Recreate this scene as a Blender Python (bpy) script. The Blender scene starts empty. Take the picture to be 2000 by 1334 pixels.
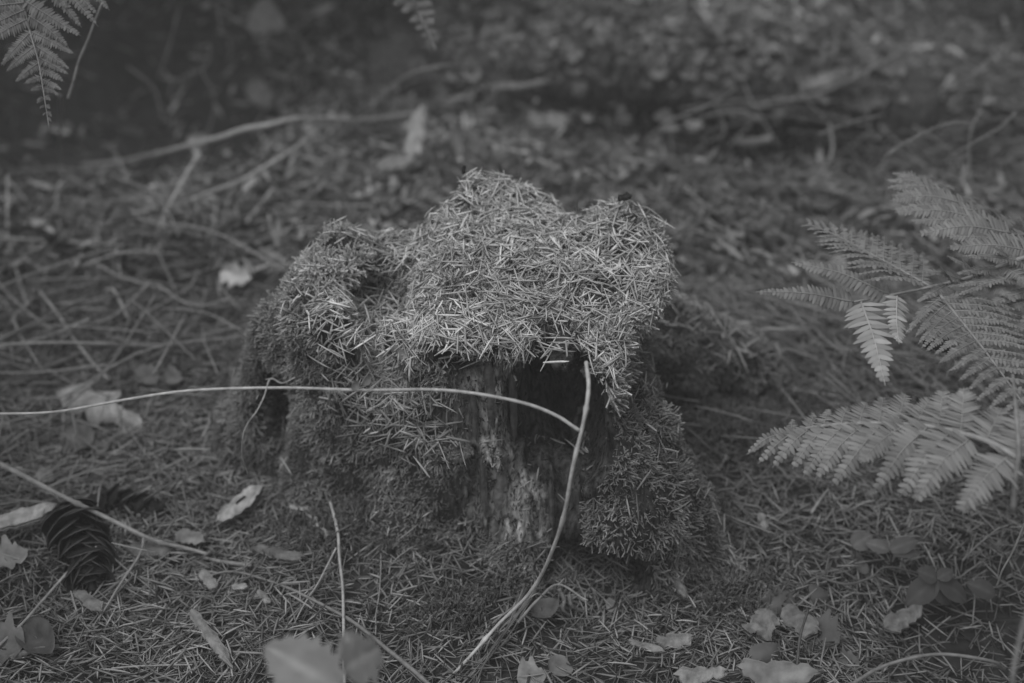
import bpy, math, random
import numpy as np
from mathutils import Vector

rng = np.random.default_rng(7)
random.seed(7)
SC = bpy.context.scene
COL = SC.collection

# ------------------------------------------------------------------ camera
PITCH = math.radians(33.0)
CAM_H = 0.59
FPX = 50.0 / 36.0 * 2000.0            # focal length in photo pixels
cam_d = bpy.data.cameras.new("camera")
cam_d.lens = 50.0
cam_d.sensor_width = 36.0
cam_d.clip_start = 0.02
cam_d.clip_end = 200.0
cam_d.dof.use_dof = True
cam_d.dof.focus_distance = 0.79
cam_d.dof.aperture_fstop = 4.4
cam = bpy.data.objects.new("camera", cam_d)
cam.location = (0, 0, CAM_H)
cam.rotation_euler = (math.pi / 2 - PITCH, 0, 0)
COL.objects.link(cam)
SC.camera = cam

# ------------------------------------------------------------------ light
SUN_EL, SUN_AZ = math.radians(67), math.radians(235)     # high, soft, from the front left
w = bpy.data.worlds.new("World")
SC.world = w
w.use_nodes = True
nt = w.node_tree
nt.nodes.clear()
sky = nt.nodes.new("ShaderNodeTexSky")
sky.sky_type = 'NISHITA'
sky.sun_disc = False
sky.sun_elevation = SUN_EL
sky.sun_rotation = SUN_AZ
bw = nt.nodes.new("ShaderNodeRGBToBW")                  # black and white photograph
bg = nt.nodes.new("ShaderNodeBackground")
bg.inputs["Strength"].default_value = 0.10
wo = nt.nodes.new("ShaderNodeOutputWorld")
nt.links.new(sky.outputs[0], bw.inputs[0])
nt.links.new(bw.outputs[0], bg.inputs["Color"])
nt.links.new(bg.outputs[0], wo.inputs["Surface"])

sun_d = bpy.data.lights.new("sun", 'SUN')
sun_d.energy = 1.5
sun_d.angle = math.radians(45)
sun_d.color = (1, 1, 1)
sun = bpy.data.objects.new("sun", sun_d)
sd = Vector((math.sin(SUN_AZ) * math.cos(SUN_EL), math.cos(SUN_AZ) * math.cos(SUN_EL), math.sin(SUN_EL)))
sun.rotation_euler = sd.to_track_quat('Z', 'Y').to_euler()
COL.objects.link(sun)

SC.view_settings.view_transform = 'Standard'
SC.view_settings.look = 'None'
SC.view_settings.exposure = 0.34
SC.view_settings.gamma = 1.0
SC.view_settings.use_curve_mapping = False
SC.cycles.max_bounces = 6
SC.cycles.diffuse_bounces = 4
SC.cycles.glossy_bounces = 1
SC.cycles.transmission_bounces = 2
SC.cycles.volume_bounces = 1
SC.cycles.transparent_max_bounces = 4
SC.cycles.caustics_reflective = False
SC.cycles.caustics_refractive = False

# ------------------------------------------------------------------ noise
def _hash(ix, iy, iz, seed):
    h = (ix * 374761393 + iy * 668265263 + iz * 2147483647 + seed * 974634777) & 0xFFFFFFFF
    h = ((h ^ (h >> 13)) * 1274126177) & 0xFFFFFFFF
    h = ((h ^ (h >> 16)) * 2246822519) & 0xFFFFFFFF
    h = h ^ (h >> 15)
    return (h & 0xFFFFFF).astype(np.float32) / np.float32(0xFFFFFF)

def vnoise(x, y, z, seed=0):
    """value noise in -1..1"""
    x, y, z = np.broadcast_arrays(x, y, z)
    fx, fy, fz = np.floor(x), np.floor(y), np.floor(z)
    ix, iy, iz = fx.astype(np.int64), fy.astype(np.int64), fz.astype(np.int64)
    tx, ty, tz = (x - fx), (y - fy), (z - fz)
    tx = (tx * tx * (3 - 2 * tx)).astype(np.float32); ty = (ty * ty * (3 - 2 * ty)).astype(np.float32); tz = (tz * tz * (3 - 2 * tz)).astype(np.float32)
    r = 0
    for dx in (0, 1):
        wx = tx if dx else 1 - tx
        for dy in (0, 1):
            wy = ty if dy else 1 - ty
            for dz in (0, 1):
                wz = tz if dz else 1 - tz
                r = r + wx * wy * wz * _hash(ix + dx, iy + dy, iz + dz, seed)
    return r * 2 - 1

def fbm(x, y, z, f, o=3, seed=0):
    r, a, s = 0, 1.0, 0
    for i in range(o):
        r = r + a * vnoise(x * f + 100, y * f + 100, z * f + 100, seed + i)
        s += a; a *= .5; f *= 2.03
    return r / s

def sstep(a, b, x):
    t = np.clip((x - a) / (b - a), 0, 1)
    return t * t * (3 - 2 * t)

# ------------------------------------------------------------------ terrain
def gz(x, y):
    x = np.asarray(x, float); y = np.asarray(y, float)
    z = .010 * fbm(x, y, 0, 5, 2, 3) + .004 * fbm(x, y, 0, 22, 2, 9)
    z = z + .016 * fbm(x, y, 0, 13, 2, 15) * sstep(1.0, 1.25, y)
    z = z + .03 * fbm(x, y, 0, 1.3, 2, 5) * sstep(1.0, 2.2, y)
    z = z + .10 * np.maximum(y - 1.55, 0) ** 1.15 * (1 - sstep(3.5, 8, y) * .0) * np.where(y > 6, 0.75, 1)
    z = z + .05 * sstep(1.1, 1.7, y) * sstep(-.25, -.7, x)            # low bank behind at the left
    z = z + .012 * np.exp(-((x + .02) ** 2 + (y - .76) ** 2) / .12 ** 2)
    z = z - .10 * np.exp(-((x + .40) ** 2 / .22 ** 2 + (y - 1.36) ** 2 / .15 ** 2))   # shaded hollow
    z = z - .016 * np.exp(-((x - .045) ** 2 / .03 ** 2 + (y - .625) ** 2 / .03 ** 2))
    z = z - .06 * np.exp(-((x - .36) ** 2 / .13 ** 2 + (y - 1.23) ** 2 / .06 ** 2))
    z = z - .025 * np.exp(-((x - .27) ** 2 / .08 ** 2 + (y - .60) ** 2 / .07 ** 2))
    z = z - .08 * np.exp(-((x - .17) ** 4 / .17 ** 4 + (y - 1.30) ** 2 / .05 ** 2))
    return z

CP, SP = math.cos(PITCH), math.sin(PITCH)
def ray(px, py):
    u, v = (px - 1000) / FPX, (py - 667) / FPX
    return np.array([u, CP - v * SP, -SP - v * CP])
def D(px, py, depth):                # point seen at a photo pixel at a given distance along the lens axis
    return np.array([0, 0, CAM_H]) + ray(px, py) * depth
def G(px, py, h=0.0):                # point on the ground (plus h) seen at a photo pixel
    d = ray(px, py); z = h
    for _ in range(6):
        t = (CAM_H - z) / -d[2]
        p = d * t
        z = float(gz(p[0], p[1])) + h
    t = (CAM_H - z) / -d[2]
    return np.array([0, 0, CAM_H]) + d * t

# ------------------------------------------------------------------ mesh helpers
def make_mesh(name, V, F, shade=None, smooth=True):
    """V (n,3); F (m,3) or (m,4) int array, or list of such arrays"""
    me = bpy.data.meshes.new(name)
    V = np.asarray(V, np.float32)
    Fs = F if isinstance(F, list) else [F]
    Fs = [np.asarray(f, np.int32) for f in Fs if len(f)]
    me.vertices.add(len(V)); me.vertices.foreach_set("co", V.ravel())
    idx = np.concatenate([f.ravel() for f in Fs])
    tot = np.concatenate([np.full(len(f), f.shape[1], np.int32) for f in Fs])
    start = np.concatenate([[0], np.cumsum(tot)[:-1]]).astype(np.int32)
    me.loops.add(len(idx)); me.loops.foreach_set("vertex_index", idx)
    me.polygons.add(len(tot)); me.polygons.foreach_set("loop_start", start)
    me.polygons.foreach_set("loop_total", tot)
    me.polygons.foreach_set("use_smooth", np.full(len(tot), smooth, bool))
    if shade is not None:
        a = me.attributes.new("shade", 'FLOAT', 'POINT')
        a.data.foreach_set("value", np.asarray(shade, np.float32))
    me.update(calc_edges=True)
    return me

def link(name, me, mat=None, parent=None, label=None, cat=None, group=None, kind=None, loc=None):
    o = bpy.data.objects.new(name, me)
    COL.objects.link(o)
    if mat is not None and me is not None and len(me.materials) == 0:
        me.materials.append(mat)
    if parent is not None: o.parent = parent
    if label: o["label"] = label
    if cat: o["category"] = cat
    if group: o["group"] = group
    if kind: o["kind"] = kind
    if loc is not None: o.location = loc
    return o

class MB:
    """collects pieces into one mesh"""
    def __init__(s): s.V = []; s.T = []; s.Q = []; s.S = []; s.n = 0
    def add(s, V, T=None, Q=None, shade=.3):
        V = np.asarray(V, float)
        if T is not None and len(T): s.T.append(np.asarray(T) + s.n)
        if Q is not None and len(Q): s.Q.append(np.asarray(Q) + s.n)
        s.V.append(V); s.S.append(np.broadcast_to(np.asarray(shade, float), (len(V),))); s.n += len(V)
    def mesh(s, name, origin=None):
        V = np.concatenate(s.V)
        if origin is not None: V = V - np.asarray(origin)
        F = []
        if s.T: F.append(np.concatenate(s.T))
        if s.Q: F.append(np.concatenate(s.Q))
        return make_mesh(name, V, F, np.concatenate(s.S))

def spline(pts, n=24):
    P = np.asarray(pts, float)
    if len(P) == 2: return P[0] + (P[1] - P[0]) * np.linspace(0, 1, n)[:, None]
    Q = np.vstack([2 * P[0] - P[1], P, 2 * P[-1] - P[-2]])
    k = len(P) - 1
    t = np.linspace(0, k, n); i = np.minimum(t.astype(int), k - 1); f = (t - i)[:, None]
    p0, p1, p2, p3 = Q[i], Q[i + 1], Q[i + 2], Q[i + 3]
    return .5 * (2 * p1 + (p2 - p0) * f + (2 * p0 - 5 * p1 + 4 * p2 - p3) * f ** 2 + (3 * p1 - p0 - 3 * p2 + p3) * f ** 3)

def tube(path, rad, sides=6, cap=True, ridge=0.0, flat=1.0):
    P = np.asarray(path, float); n = len(P)
    rad = np.broadcast_to(np.asarray(rad, float), (n,))
    Tn = np.gradient(P, axis=0); Tn /= np.linalg.norm(Tn, axis=1)[:, None] + 1e-12
    up = np.array([0, 0, 1.0])
    if abs(Tn[0] @ up) > .9: up = np.array([0, 1.0, 0])
    N = np.empty_like(P)
    v = up - Tn[0] * (up @ Tn[0]); v /= np.linalg.norm(v)
    for i in range(n):
        v = v - Tn[i] * (v @ Tn[i]); v /= np.linalg.norm(v) + 1e-12
        N[i] = v
    B = np.cross(Tn, N)
    a = np.linspace(0, 2 * math.pi, sides, endpoint=False)
    rr = 1 + ridge * np.cos(a * (sides // 2))
    V = P[:, None] + rad[:, None, None] * (N[:, None] * (np.cos(a) * rr)[None, :, None] * flat + B[:, None] * (np.sin(a) * rr)[None, :, None])
    V = V.reshape(-1, 3)
    i = np.arange(n - 1)[:, None] * sides; j = np.arange(sides)[None]; jn = (j + 1) % sides
    Q = np.stack([i + j, i + jn, i + sides + jn, i + sides + j], -1).reshape(-1, 4)
    T = []
    if cap:
        V = np.vstack([V, P[0], P[-1]]); c0, c1 = n * sides, n * sides + 1
        for k in range(sides):
            T.append((c0, (k + 1) % sides, k)); T.append((c1, (n - 1) * sides + k, (n - 1) * sides + (k + 1) % sides))
    return V, np.array(T, int).reshape(-1, 3), Q

def basis(z, x_hint):
    """columns: x,y,z  (n,3,3)"""
    z = z / (np.linalg.norm(z, axis=1)[:, None] + 1e-9)
    x = x_hint - z * np.sum(x_hint * z, 1)[:, None]
    x /= np.linalg.norm(x, axis=1)[:, None] + 1e-9
    y = np.cross(z, x)
    return np.stack([x, y, z], -1)

def scatter(protos, pos, B, scale, shade, pshade=True):
    """protos: list of (V,T,S) ; returns V,T,shade arrays"""
    n = len(pos); which = rng.integers(0, len(protos), n)
    Vs, Ts, Ss, base = [], [], [], 0
    scale = np.asarray(scale)
    if scale.ndim == 1: scale = scale[:, None] * np.ones((1, 3))
    for k, (pv, pt, ps) in enumerate(protos):
        m = which == k; c = m.sum()
        if not c: continue
        loc = pv[None] * scale[m][:, None, :]
        V = np.einsum('nij,nvj->nvi', B[m], loc) + pos[m][:, None]
        Vs.append(V.reshape(-1, 3).astype(np.float32))
        T = pt[None] + (np.arange(c) * len(pv))[:, None, None] + base
        Ts.append(T.reshape(-1, 3)); base += c * len(pv)
        Ss.append((shade[m][:, None] * ps[None]).ravel())
    return np.concatenate(Vs), np.concatenate(Ts), np.concatenate(Ss)

def q2t(Q):
    Q = np.asarray(Q)
    return np.concatenate([Q[:, [0, 1, 2]], Q[:, [0, 2, 3]]])

# ------------------------------------------------------------------ materials (all neutral: a black and white picture)
def mat_new(name):
    m = bpy.data.materials.new(name); m.use_nodes = True
    n = m.node_tree; b = n.nodes["Principled BSDF"]
    b.inputs["Specular IOR Level"].default_value = .25
    return m, n, b

def shade_mat(name, gain=1.0, rough=.6, nscale=300., namt=.35, trans=0.0, bump=0.0, bscale=900., spec=.25, stretch=None, rnd=0.0, bdist=.001):
    """colour from the mesh's 'shade' value times fine noise"""
    m, n, b = mat_new(name)
    at = n.nodes.new("ShaderNodeAttribute"); at.attribute_name = "shade"
    tc = n.nodes.new("ShaderNodeTexCoord")
    co = tc.outputs["Object"]
    if stretch is not None:
        mp = n.nodes.new("ShaderNodeMapping"); mp.inputs["Scale"].default_value = stretch
        n.links.new(co, mp.inputs["Vector"]); co = mp.outputs["Vector"]
    nz = n.nodes.new("ShaderNodeTexNoise"); nz.inputs["Scale"].default_value = nscale; nz.inputs["Detail"].default_value = 4
    n.links.new(co, nz.inputs["Vector"])
    mr = n.nodes.new("ShaderNodeMapRange")
    mr.inputs["From Min"].default_value = .3; mr.inputs["From Max"].default_value = .7
    mr.inputs["To Min"].default_value = gain * (1 - namt); mr.inputs["To Max"].default_value = gain * (1 + namt)
    n.links.new(nz.outputs["Fac"], mr.inputs["Value"])
    mul = n.nodes.new("ShaderNodeMath"); mul.operation = 'MULTIPLY'; mul.use_clamp = True
    n.links.new(at.outputs["Fac"], mul.inputs[0]); n.links.new(mr.outputs[0], mul.inputs[1])
    out = mul.outputs[0]
    if rnd:
        oi = n.nodes.new("ShaderNodeObjectInfo")
        m2 = n.nodes.new("ShaderNodeMapRange"); m2.inputs["To Min"].default_value = 1 - rnd; m2.inputs["To Max"].default_value = 1 + rnd
        n.links.new(oi.outputs["Random"], m2.inputs["Value"])
        mm = n.nodes.new("ShaderNodeMath"); mm.operation = 'MULTIPLY'
        n.links.new(out, mm.inputs[0]); n.links.new(m2.outputs[0], mm.inputs[1]); out = mm.outputs[0]
    cc = n.nodes.new("ShaderNodeCombineColor")
    for k in range(3): n.links.new(out, cc.inputs[k])
    n.links.new(cc.outputs[0], b.inputs["Base Color"])
    b.inputs["Roughness"].default_value = rough
    b.inputs["Specular IOR Level"].default_value = spec
    if bump:
        bn = n.nodes.new("ShaderNodeTexNoise"); bn.inputs["Scale"].default_value = bscale; bn.inputs["Detail"].default_value = 5
        n.links.new(co, bn.inputs["Vector"])
        bp = n.nodes.new("ShaderNodeBump"); bp.inputs["Strength"].default_value = bump; bp.inputs["Distance"].default_value = bdist
        n.links.new(bn.outputs["Fac"], bp.inputs["Height"]); n.links.new(bp.outputs[0], b.inputs["Normal"])
    if trans:
        tr = n.nodes.new("ShaderNodeBsdfTranslucent"); n.links.new(cc.outputs[0], tr.inputs["Color"])
        mx = n.nodes.new("ShaderNodeMixShader"); mx.inputs[0].default_value = trans
        n.links.new(b.outputs[0], mx.inputs[1]); n.links.new(tr.outputs[0], mx.inputs[2])
        n.links.new(mx.outputs[0], n.nodes["Material Output"].inputs["Surface"])
    return m

M_NEEDLE = shade_mat("needle", 1.0, .5, 120, .25, spec=.35)
M_MOSS = shade_mat("moss", 1.0, .7, 60, .3, trans=.15)
M_WOODY = shade_mat("decayed_wood", 1.0, .8, 330, .95, bump=1.0, bscale=520, stretch=(1, 1, .2), bdist=.003)
M_SOIL = shade_mat("humus", 1.0, .9, 90, .6, bump=1.0, bscale=260)
M_LEAF = shade_mat("green_leaf", .85, .5, 60, .12, trans=.25, bump=.25, bscale=300)
M_DEAD = shade_mat("dead_leaf", .72, .7, 110, .4, trans=.12, bump=.6, bscale=260)
M_FERN = shade_mat("fern_green", 1.0, .55, 60, .18, trans=.3)
M_STEM = shade_mat("dry_stem", 1.0, .5, 200, .3, bump=.4, bscale=700, spec=.4)
M_CHIP = shade_mat("wood_chip", .75, .7, 160, .45, bump=1.0, bscale=420)
M_CONE = shade_mat("cone_scale", 1.0, .5, 150, .35, bump=.4, spec=.4)
M_LITTER = shade_mat("litter", 1.0, .7, 60, .3)

# ------------------------------------------------------------------ ground sheet
def axis(c, half, step, far, grow=1.25):
    a = list(np.arange(0, half, step)); s = step
    while a[-1] < far: s *= grow; a.append(a[-1] + s)
    a = np.array(a); a[-1] = far
    return a
xs = axis(0, 1.0, .009, 15); xs = np.concatenate([-xs[:0:-1], xs])
yp = axis(0, 1.25, .009, 14) ; yn = axis(0, .5, .012, 14)
ys = np.concatenate([.95 - yn[:0:-1], .95 + yp])
X, Y = np.meshgrid(xs, ys, indexing='ij')
Zg = gz(X, Y)
Zg = Zg + .003 * fbm(X, Y, 0, 70, 2, 31)
nx, ny = X.shape
ii = np.arange(nx * ny).reshape(nx, ny)
Qg = np.stack([ii[:-1, :-1], ii[1:, :-1], ii[1:, 1:], ii[:-1, 1:]], -1).reshape(-1, 4)
soil_sh = .035 + .012 * fbm(X, Y, 0, 14, 3, 12)
me = make_mesh("ground", np.stack([X, Y, Zg], -1).reshape(-1, 3), Qg, soil_sh.ravel())
link("ground", me, M_SOIL, kind="structure")

# ------------------------------------------------------------------ stump (signed distance field -> mesh)
C0 = np.array([0.0, .715])
ANG = np.array([-180, -165, -150, -135, -120, -105, -90, -75, -60, -45, -30, -15, 0, 30, 60, 90, 120, 150, 165, 180.])
L0 = np.array([.125, .085, .066, .058, .054, .052, .049, .062, .092, .098, .104, .108, .110, .12, .13, .13, .15, .18, .17, .125])
L1 = np.array([.132, .092, .066, .058, .054, .050, .044, .044, .086, .098, .092, .090, .092, .095, .10, .10, .11, .160, .155, .132])
L2 = np.array([.134, .092, .066, .060, .057, .052, .046, .052, .087, .086, .070, .070, .074, .08, .08, .08, .085, .142, .140, .128])
L3 = np.array([.106, .082, .070, .066, .065, .062, .059, .068, .084, .088, .078, .080, .088, .098, .086, .090, .078, .128, .126, .106])
LZ = [0.0, .06, .146, .158]

def ztop(x, y):
    z = .159 + .17 * (y - .655)
    z = z + .021 * np.exp(-((x + .032) ** 2 + (y - .80) ** 2) / .019 ** 2) + .006 * np.exp(-((x + .005) ** 2 + (y - .79) ** 2) / .022 ** 2)
    z = z + .004 * np.exp(-((x - .070) ** 2 + (y - .755) ** 2) / .026 ** 2)
    z = z - .010 * np.exp(-((x - .036) ** 2 + (y - .79) ** 2) / .02 ** 2)
    z = z - .017 * sstep(-.038, -.058, x) + .012 * np.exp(-((x + .118) ** 2 + (y - .765) ** 2) / .02 ** 2)
    return z

def ell(x, y, z, c, r):
    k = np.sqrt(((x - c[0]) / r[0]) ** 2 + ((y - c[1]) / r[1]) ** 2 + ((z - c[2]) / r[2]) ** 2)
    return (k - 1) * min(r)
def caps(x, y, z, a, b, r0, r1):
    a = np.array(a); b = np.array(b); d = b - a
    h = np.clip(((x - a[0]) * d[0] + (y - a[1]) * d[1] + (z - a[2]) * d[2]) / (d @ d), 0, 1)
    return np.sqrt((x - a[0] - h * d[0]) ** 2 + (y - a[1] - h * d[1]) ** 2 + (z - a[2] - h * d[2]) ** 2) - (r0 + (r1 - r0) * h)
def smin(a, b, k):
    h = np.clip(.5 + .5 * (b - a) / k, 0, 1)
    return b + (a - b) * h - k * h * (1 - h)
def smax(a, b, k): return -smin(-a, -b, k)

def cavity(x, y, z):
    d = ell(x, y, z, (.029, .660, .112), (.027, .066, .046))
    d = np.minimum(d, ell(x, y, z, (-.044, .655, .146), (.024, .018, .009)))
    d = np.minimum(d, caps(x, y, z, (.032, .650, .085), (.034, .630, .010), .013, .010))
    d = np.minimum(d, ell(x, y, z, (.050, .628, .008), (.032, .044, .034)))
    return d

def stump_sdf(x, y, z):
    n1 = fbm(x, y, z, 28, 3, 50)
    n2 = fbm(x, y, z, 90, 2, 60)
    wx = x + .005 * fbm(x, y, z, 22, 2, 70); wy = y + .005 * fbm(x, y, z, 22, 2, 80)
    th = np.degrees(np.arctan2(wy - C0[1], wx - C0[0])); r = np.hypot(wx - C0[0], wy - C0[1])
    R = [np.interp(th, ANG, L) for L in (L0, L1, L2, L3)]
    Rz = np.where(z < LZ[1], R[0] + (R[1] - R[0]) * sstep(LZ[0], LZ[1], z),
         np.where(z < LZ[2], R[1] + (R[2] - R[1]) * sstep(LZ[1], LZ[2], z), R[2] + (R[3] - R[2]) * sstep(LZ[2], LZ[3], z)))
    d = smax((r - Rz) * .85, (z - ztop(x, y)) * .95, .012)
    # roots and flanks
    d = smin(d, caps(x, y, z, (.082, .682, .092), (.102, .692, .0), .013, .026), .012)
    d = smin(d, caps(x, y, z, (.056, .652, .100), (.066, .650, .052), .020, .031), .014)
    d = smin(d, caps(x, y, z, (.10, .83, .055), (.165, .845, .012), .030, .026), .02)
    d = smin(d, caps(x, y, z, (-.002, .685, .07), (.012, .655, -.01), .022, .022), .012)
    d = smin(d, caps(x, y, z, (-.155, .77, .03), (-.185, .78, -.01), .02, .02), .02)
    d = smin(d, caps(x, y, z, (-.135, .752, .105), (-.175, .775, -.005), .024, .030), .02)
    d = smin(d, ell(x, y, z, (-.035, .660, .082), (.022, .018, .008)), .006)
    d = smin(d, caps(x, y, z, (.088, .668, .055), (.112, .668, -.012), .018, .028), .014)
    d = smin(d, caps(x, y, z, (-.105, .735, .05), (-.130, .715, -.015), .020, .026), .02)
    d = smin(d, caps(x, y, z, (-.055, .690, .035), (-.075, .665, -.015), .016, .022), .02)
    d = smin(d, caps(x, y, z, (.082, .660, .06), (.090, .652, -.012), .018, .022), .014)
    # hollows
    d = smax(d, -ell(x, y, z, (-.080, .728, .146), (.026, .026, .022)), .005)
    d = smax(d, -caps(x, y, z, (-.080, .715, .138), (-.070, .668, .105), .019, .013), .006)
    d = smax(d, -cavity(x, y, z), .005)
    d = smax(d, -ell(x, y, z, (-.150, .735, .055), (.014, .03, .035)), .008)
    d = smax(d, -ell(x, y, z, (.072, .625, .118), (.010, .012, .02)), .006)
    d = smax(d, -caps(x, y, z, (.080, .650, .10), (.083, .655, .03), .006, .004), .005)
    d = d - .0065 * n1 - .0026 * n2
    # vertical decayed fibres on the bare wood
    wm = woodmask(x, y, z)
    d = d - wm * (.0048 * vnoise(x * 130, y * 60, z * 14, 90) + .0024 * vnoise(x * 300, y * 120, z * 40, 91))
    return d

def woodmask(x, y, z):
    m = sstep(-.052, -.034, x) * sstep(.040, .028, x) * sstep(.715, .69, y) * sstep(.150, .140, z) * sstep(.018, .03, z + .006 * fbm(x, y, z, 60, 1, 4))
    left = sstep(-.018, -.040, x)              # left part is half covered
    m = m * (1 - left * sstep(-.1, .3, fbm(x, y, z, 45, 2, 33)) * .8) * (1 - left * sstep(.10, .08, z) * .9)
    return np.clip(np.maximum(m, sstep(.005, .0, cavity(x, y, z)) * sstep(-.05,-.045,x)), 0, 1)

VX = .0023
gx = np.arange(-.225, .215, VX); gy = np.arange(.575, .925, VX); gzv = np.arange(-.03, .235, VX)
GX, GY, GZ = np.meshgrid(gx.astype(np.float32), gy.astype(np.float32), gzv.astype(np.float32), indexing='ij')
S = stump_sdf(GX, GY, GZ)
S[0], S[-1] = 1, 1; S[:, 0], S[:, -1] = 1, 1; S[:, :, 0], S[:, :, -1] = 1, 1

def surface_nets(S, org, h):
    ins = S < 0; a, b, c = S.shape
    mix = np.zeros((a - 1, b - 1, c - 1), np.int8)
    for i in (0, 1):
        for j in (0, 1):
            for k in (0, 1): mix += ins[i:a - 1 + i, j:b - 1 + j, k:c - 1 + k]
    act = (mix > 0) & (mix < 8)
    I, J, K = np.nonzero(act)
    vid = -np.ones(act.shape, np.int64); vid[I, J, K] = np.arange(len(I))
    acc = np.zeros((len(I), 3)); cnt = np.zeros(len(I))
    cor = [(i, j, k) for i in (0, 1) for j in (0, 1) for k in (0, 1)]
    for p in cor:
        for ax in range(3):
            if p[ax]: continue
            q = list(p); q[ax] = 1
            v0 = S[I + p[0], J + p[1], K + p[2]]; v1 = S[I + q[0], J + q[1], K + q[2]]
            m = (v0 < 0) != (v1 < 0)
            t = np.where(m, v0 / np.where(m, v0 - v1, 1), 0)
            pt = np.array(p, float)[None].repeat(len(I), 0); pt[:, ax] += t
            acc[m] += pt[m]; cnt[m] += 1
    V = (np.stack([I, J, K], 1) + acc / cnt[:, None]) * h + org
    Q = []
    for ax in range(3):
        u, v = (ax + 1) % 3, (ax + 2) % 3
        s0 = [slice(1, n - 1) for n in S.shape]; s0[ax] = slice(0, S.shape[ax] - 1)
        s1 = list(s0); s1[ax] = slice(1, S.shape[ax])
        A = ins[tuple(s0)]; Bn = ins[tuple(s1)]
        e = np.argwhere(A != Bn)
        off = np.array([1, 1, 1]); off[ax] = 0
        e0 = e + off
        du = np.eye(3, dtype=int)[u]; dv = np.eye(3, dtype=int)[v]
        f = [vid[tuple((e0 - du - dv).T)], vid[tuple((e0 - dv).T)], vid[tuple(e0.T)], vid[tuple((e0 - du).T)]]
        f = np.stack(f, 1)
        flip = ~A[tuple(e.T)]
        f[flip] = f[flip][:, ::-1]
        Q.append(f)
    Q = np.concatenate(Q)
    return V, Q[(Q >= 0).all(1)]

SV, SQ = surface_nets(S, np.array([gx[0], gy[0], gzv[0]]), VX)
keep = SV[SQ].mean(1)[:, 2] > -.022
SQ = SQ[keep]
wm = woodmask(SV[:, 0], SV[:, 1], SV[:, 2])
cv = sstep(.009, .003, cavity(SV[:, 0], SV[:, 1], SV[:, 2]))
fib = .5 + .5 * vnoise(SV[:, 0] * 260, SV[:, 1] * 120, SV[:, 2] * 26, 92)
sh = .045 + wm * (.10 + .30 * fib * (SV[:, 0] > -.03)) * (1 - .95 * cv)  # wood colour darkened inside the hollows to stand in for their shade
STUMP = link("tree_stump", None, label="small rotten tree stump capped with moss, bare crumbling wood on its front", cat="tree stump", loc=(0, .715, 0))
so = np.array([0, .715, 0])
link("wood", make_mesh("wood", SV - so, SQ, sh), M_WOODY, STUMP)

# sample points on the stump
FT = q2t(SQ)
A, B_, C_ = SV[FT[:, 0]], SV[FT[:, 1]], SV[FT[:, 2]]
FN = np.cross(B_ - A, C_ - A); FA = np.linalg.norm(FN, axis=1) / 2; FN /= (2 * FA[:, None] + 1e-12)
FC = (A + B_ + C_) / 3
# smoothed normals
VN = np.zeros_like(SV)
for k in range(3): np.add.at(VN, FT[:, k], FN * FA[:, None])
VN /= np.linalg.norm(VN, axis=1)[:, None] + 1e-12
def sample(n, wgt):
    p = FA * wgt; p = p / p.sum()
    f = rng.choice(len(FT), n, p=p)
    r1, r2 = np.sqrt(rng.random(n)), rng.random(n)
    w0, w1, w2 = 1 - r1, r1 * (1 - r2), r1 * r2
    P = A[f] * w0[:, None] + B_[f] * w1[:, None] + C_[f] * w2[:, None]
    N = VN[FT[f, 0]] * w0[:, None] + VN[FT[f, 1]] * w1[:, None] + VN[FT[f, 2]] * w2[:, None]
    return P, N / (np.linalg.norm(N, axis=1)[:, None] + 1e-9)

# ------------------------------------------------------------------ prototypes
def needle_proto(bend, L=1.0, wdt=.5, twist=0):
    """length 1 along x, radius unit = 1 on y/z (scaled separately); three-sided, slightly bent"""
    xs_ = np.array([-.5, -.2, .2, .5]); r = np.array([.55, 1, 1, .18])
    V = []
    for x, rr in zip(xs_, r):
        z0 = bend * (0.25 - x * x) * 4 / 4
        for a in (90, 210, 330):
            V.append((x, rr * math.cos(math.radians(a)) , rr * math.sin(math.radians(a)) * .6, z0))
    V = np.array(V)
    T = []
    for i in range(3):
        for j in range(3):
            a, b = i * 3 + j, i * 3 + (j + 1) % 3
            T += [(a, b, b + 3), (a, b + 3, a + 3)]
    return V, np.array(T)

def scatter_needles(pos, N, Lm, Rm, shade, tilt=.25, direc=None):
    """straight and bent needles laid on a surface with normals N"""
    n = len(pos)
    Vs, Ts, Ss, base = [], [], [], 0
    rd = rng.normal(size=(n, 3))
    if direc is not None: rd = rd + direc
    x = rd - N * np.sum(rd * N, 1)[:, None]; x /= np.linalg.norm(x, axis=1)[:, None]
    x = x + N * rng.normal(0, tilt, n)[:, None]; x /= np.linalg.norm(x, axis=1)[:, None]
    roll = rng.normal(size=(n, 3))
    B = basis(x, roll)              # columns: x=perp1, y=perp2, z=along
    bends = [0, .06, -.06, .14, -.12, .24]
    which = rng.choice(len(bends), n, p=[.3, .2, .2, .13, .1, .07])
    for k, bd in enumerate(bends):
        m = which == k; c = int(m.sum())
        if not c: continue
        pv, pt = needle_proto(bd)
        along = pv[None, :, 0] * Lm[m][:, None]
        py_ = pv[None, :, 1] * Rm[m][:, None]
        pz_ = pv[None, :, 2] * Rm[m][:, None] + pv[None, :, 3] * Lm[m][:, None]
        loc = np.stack([pz_, py_, along], -1)
        V = np.einsum('nij,nvj->nvi', B[m], loc) + pos[m][:, None]
        Vs.append(V.reshape(-1, 3).astype(np.float32))
        Ts.append((pt[None] + (np.arange(c) * 12)[:, None, None] + base).reshape(-1, 3)); base += c * 12
        Ss.append(np.repeat(shade[m], 12))
    return np.concatenate(Vs), np.concatenate(Ts), np.concatenate(Ss)

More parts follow.
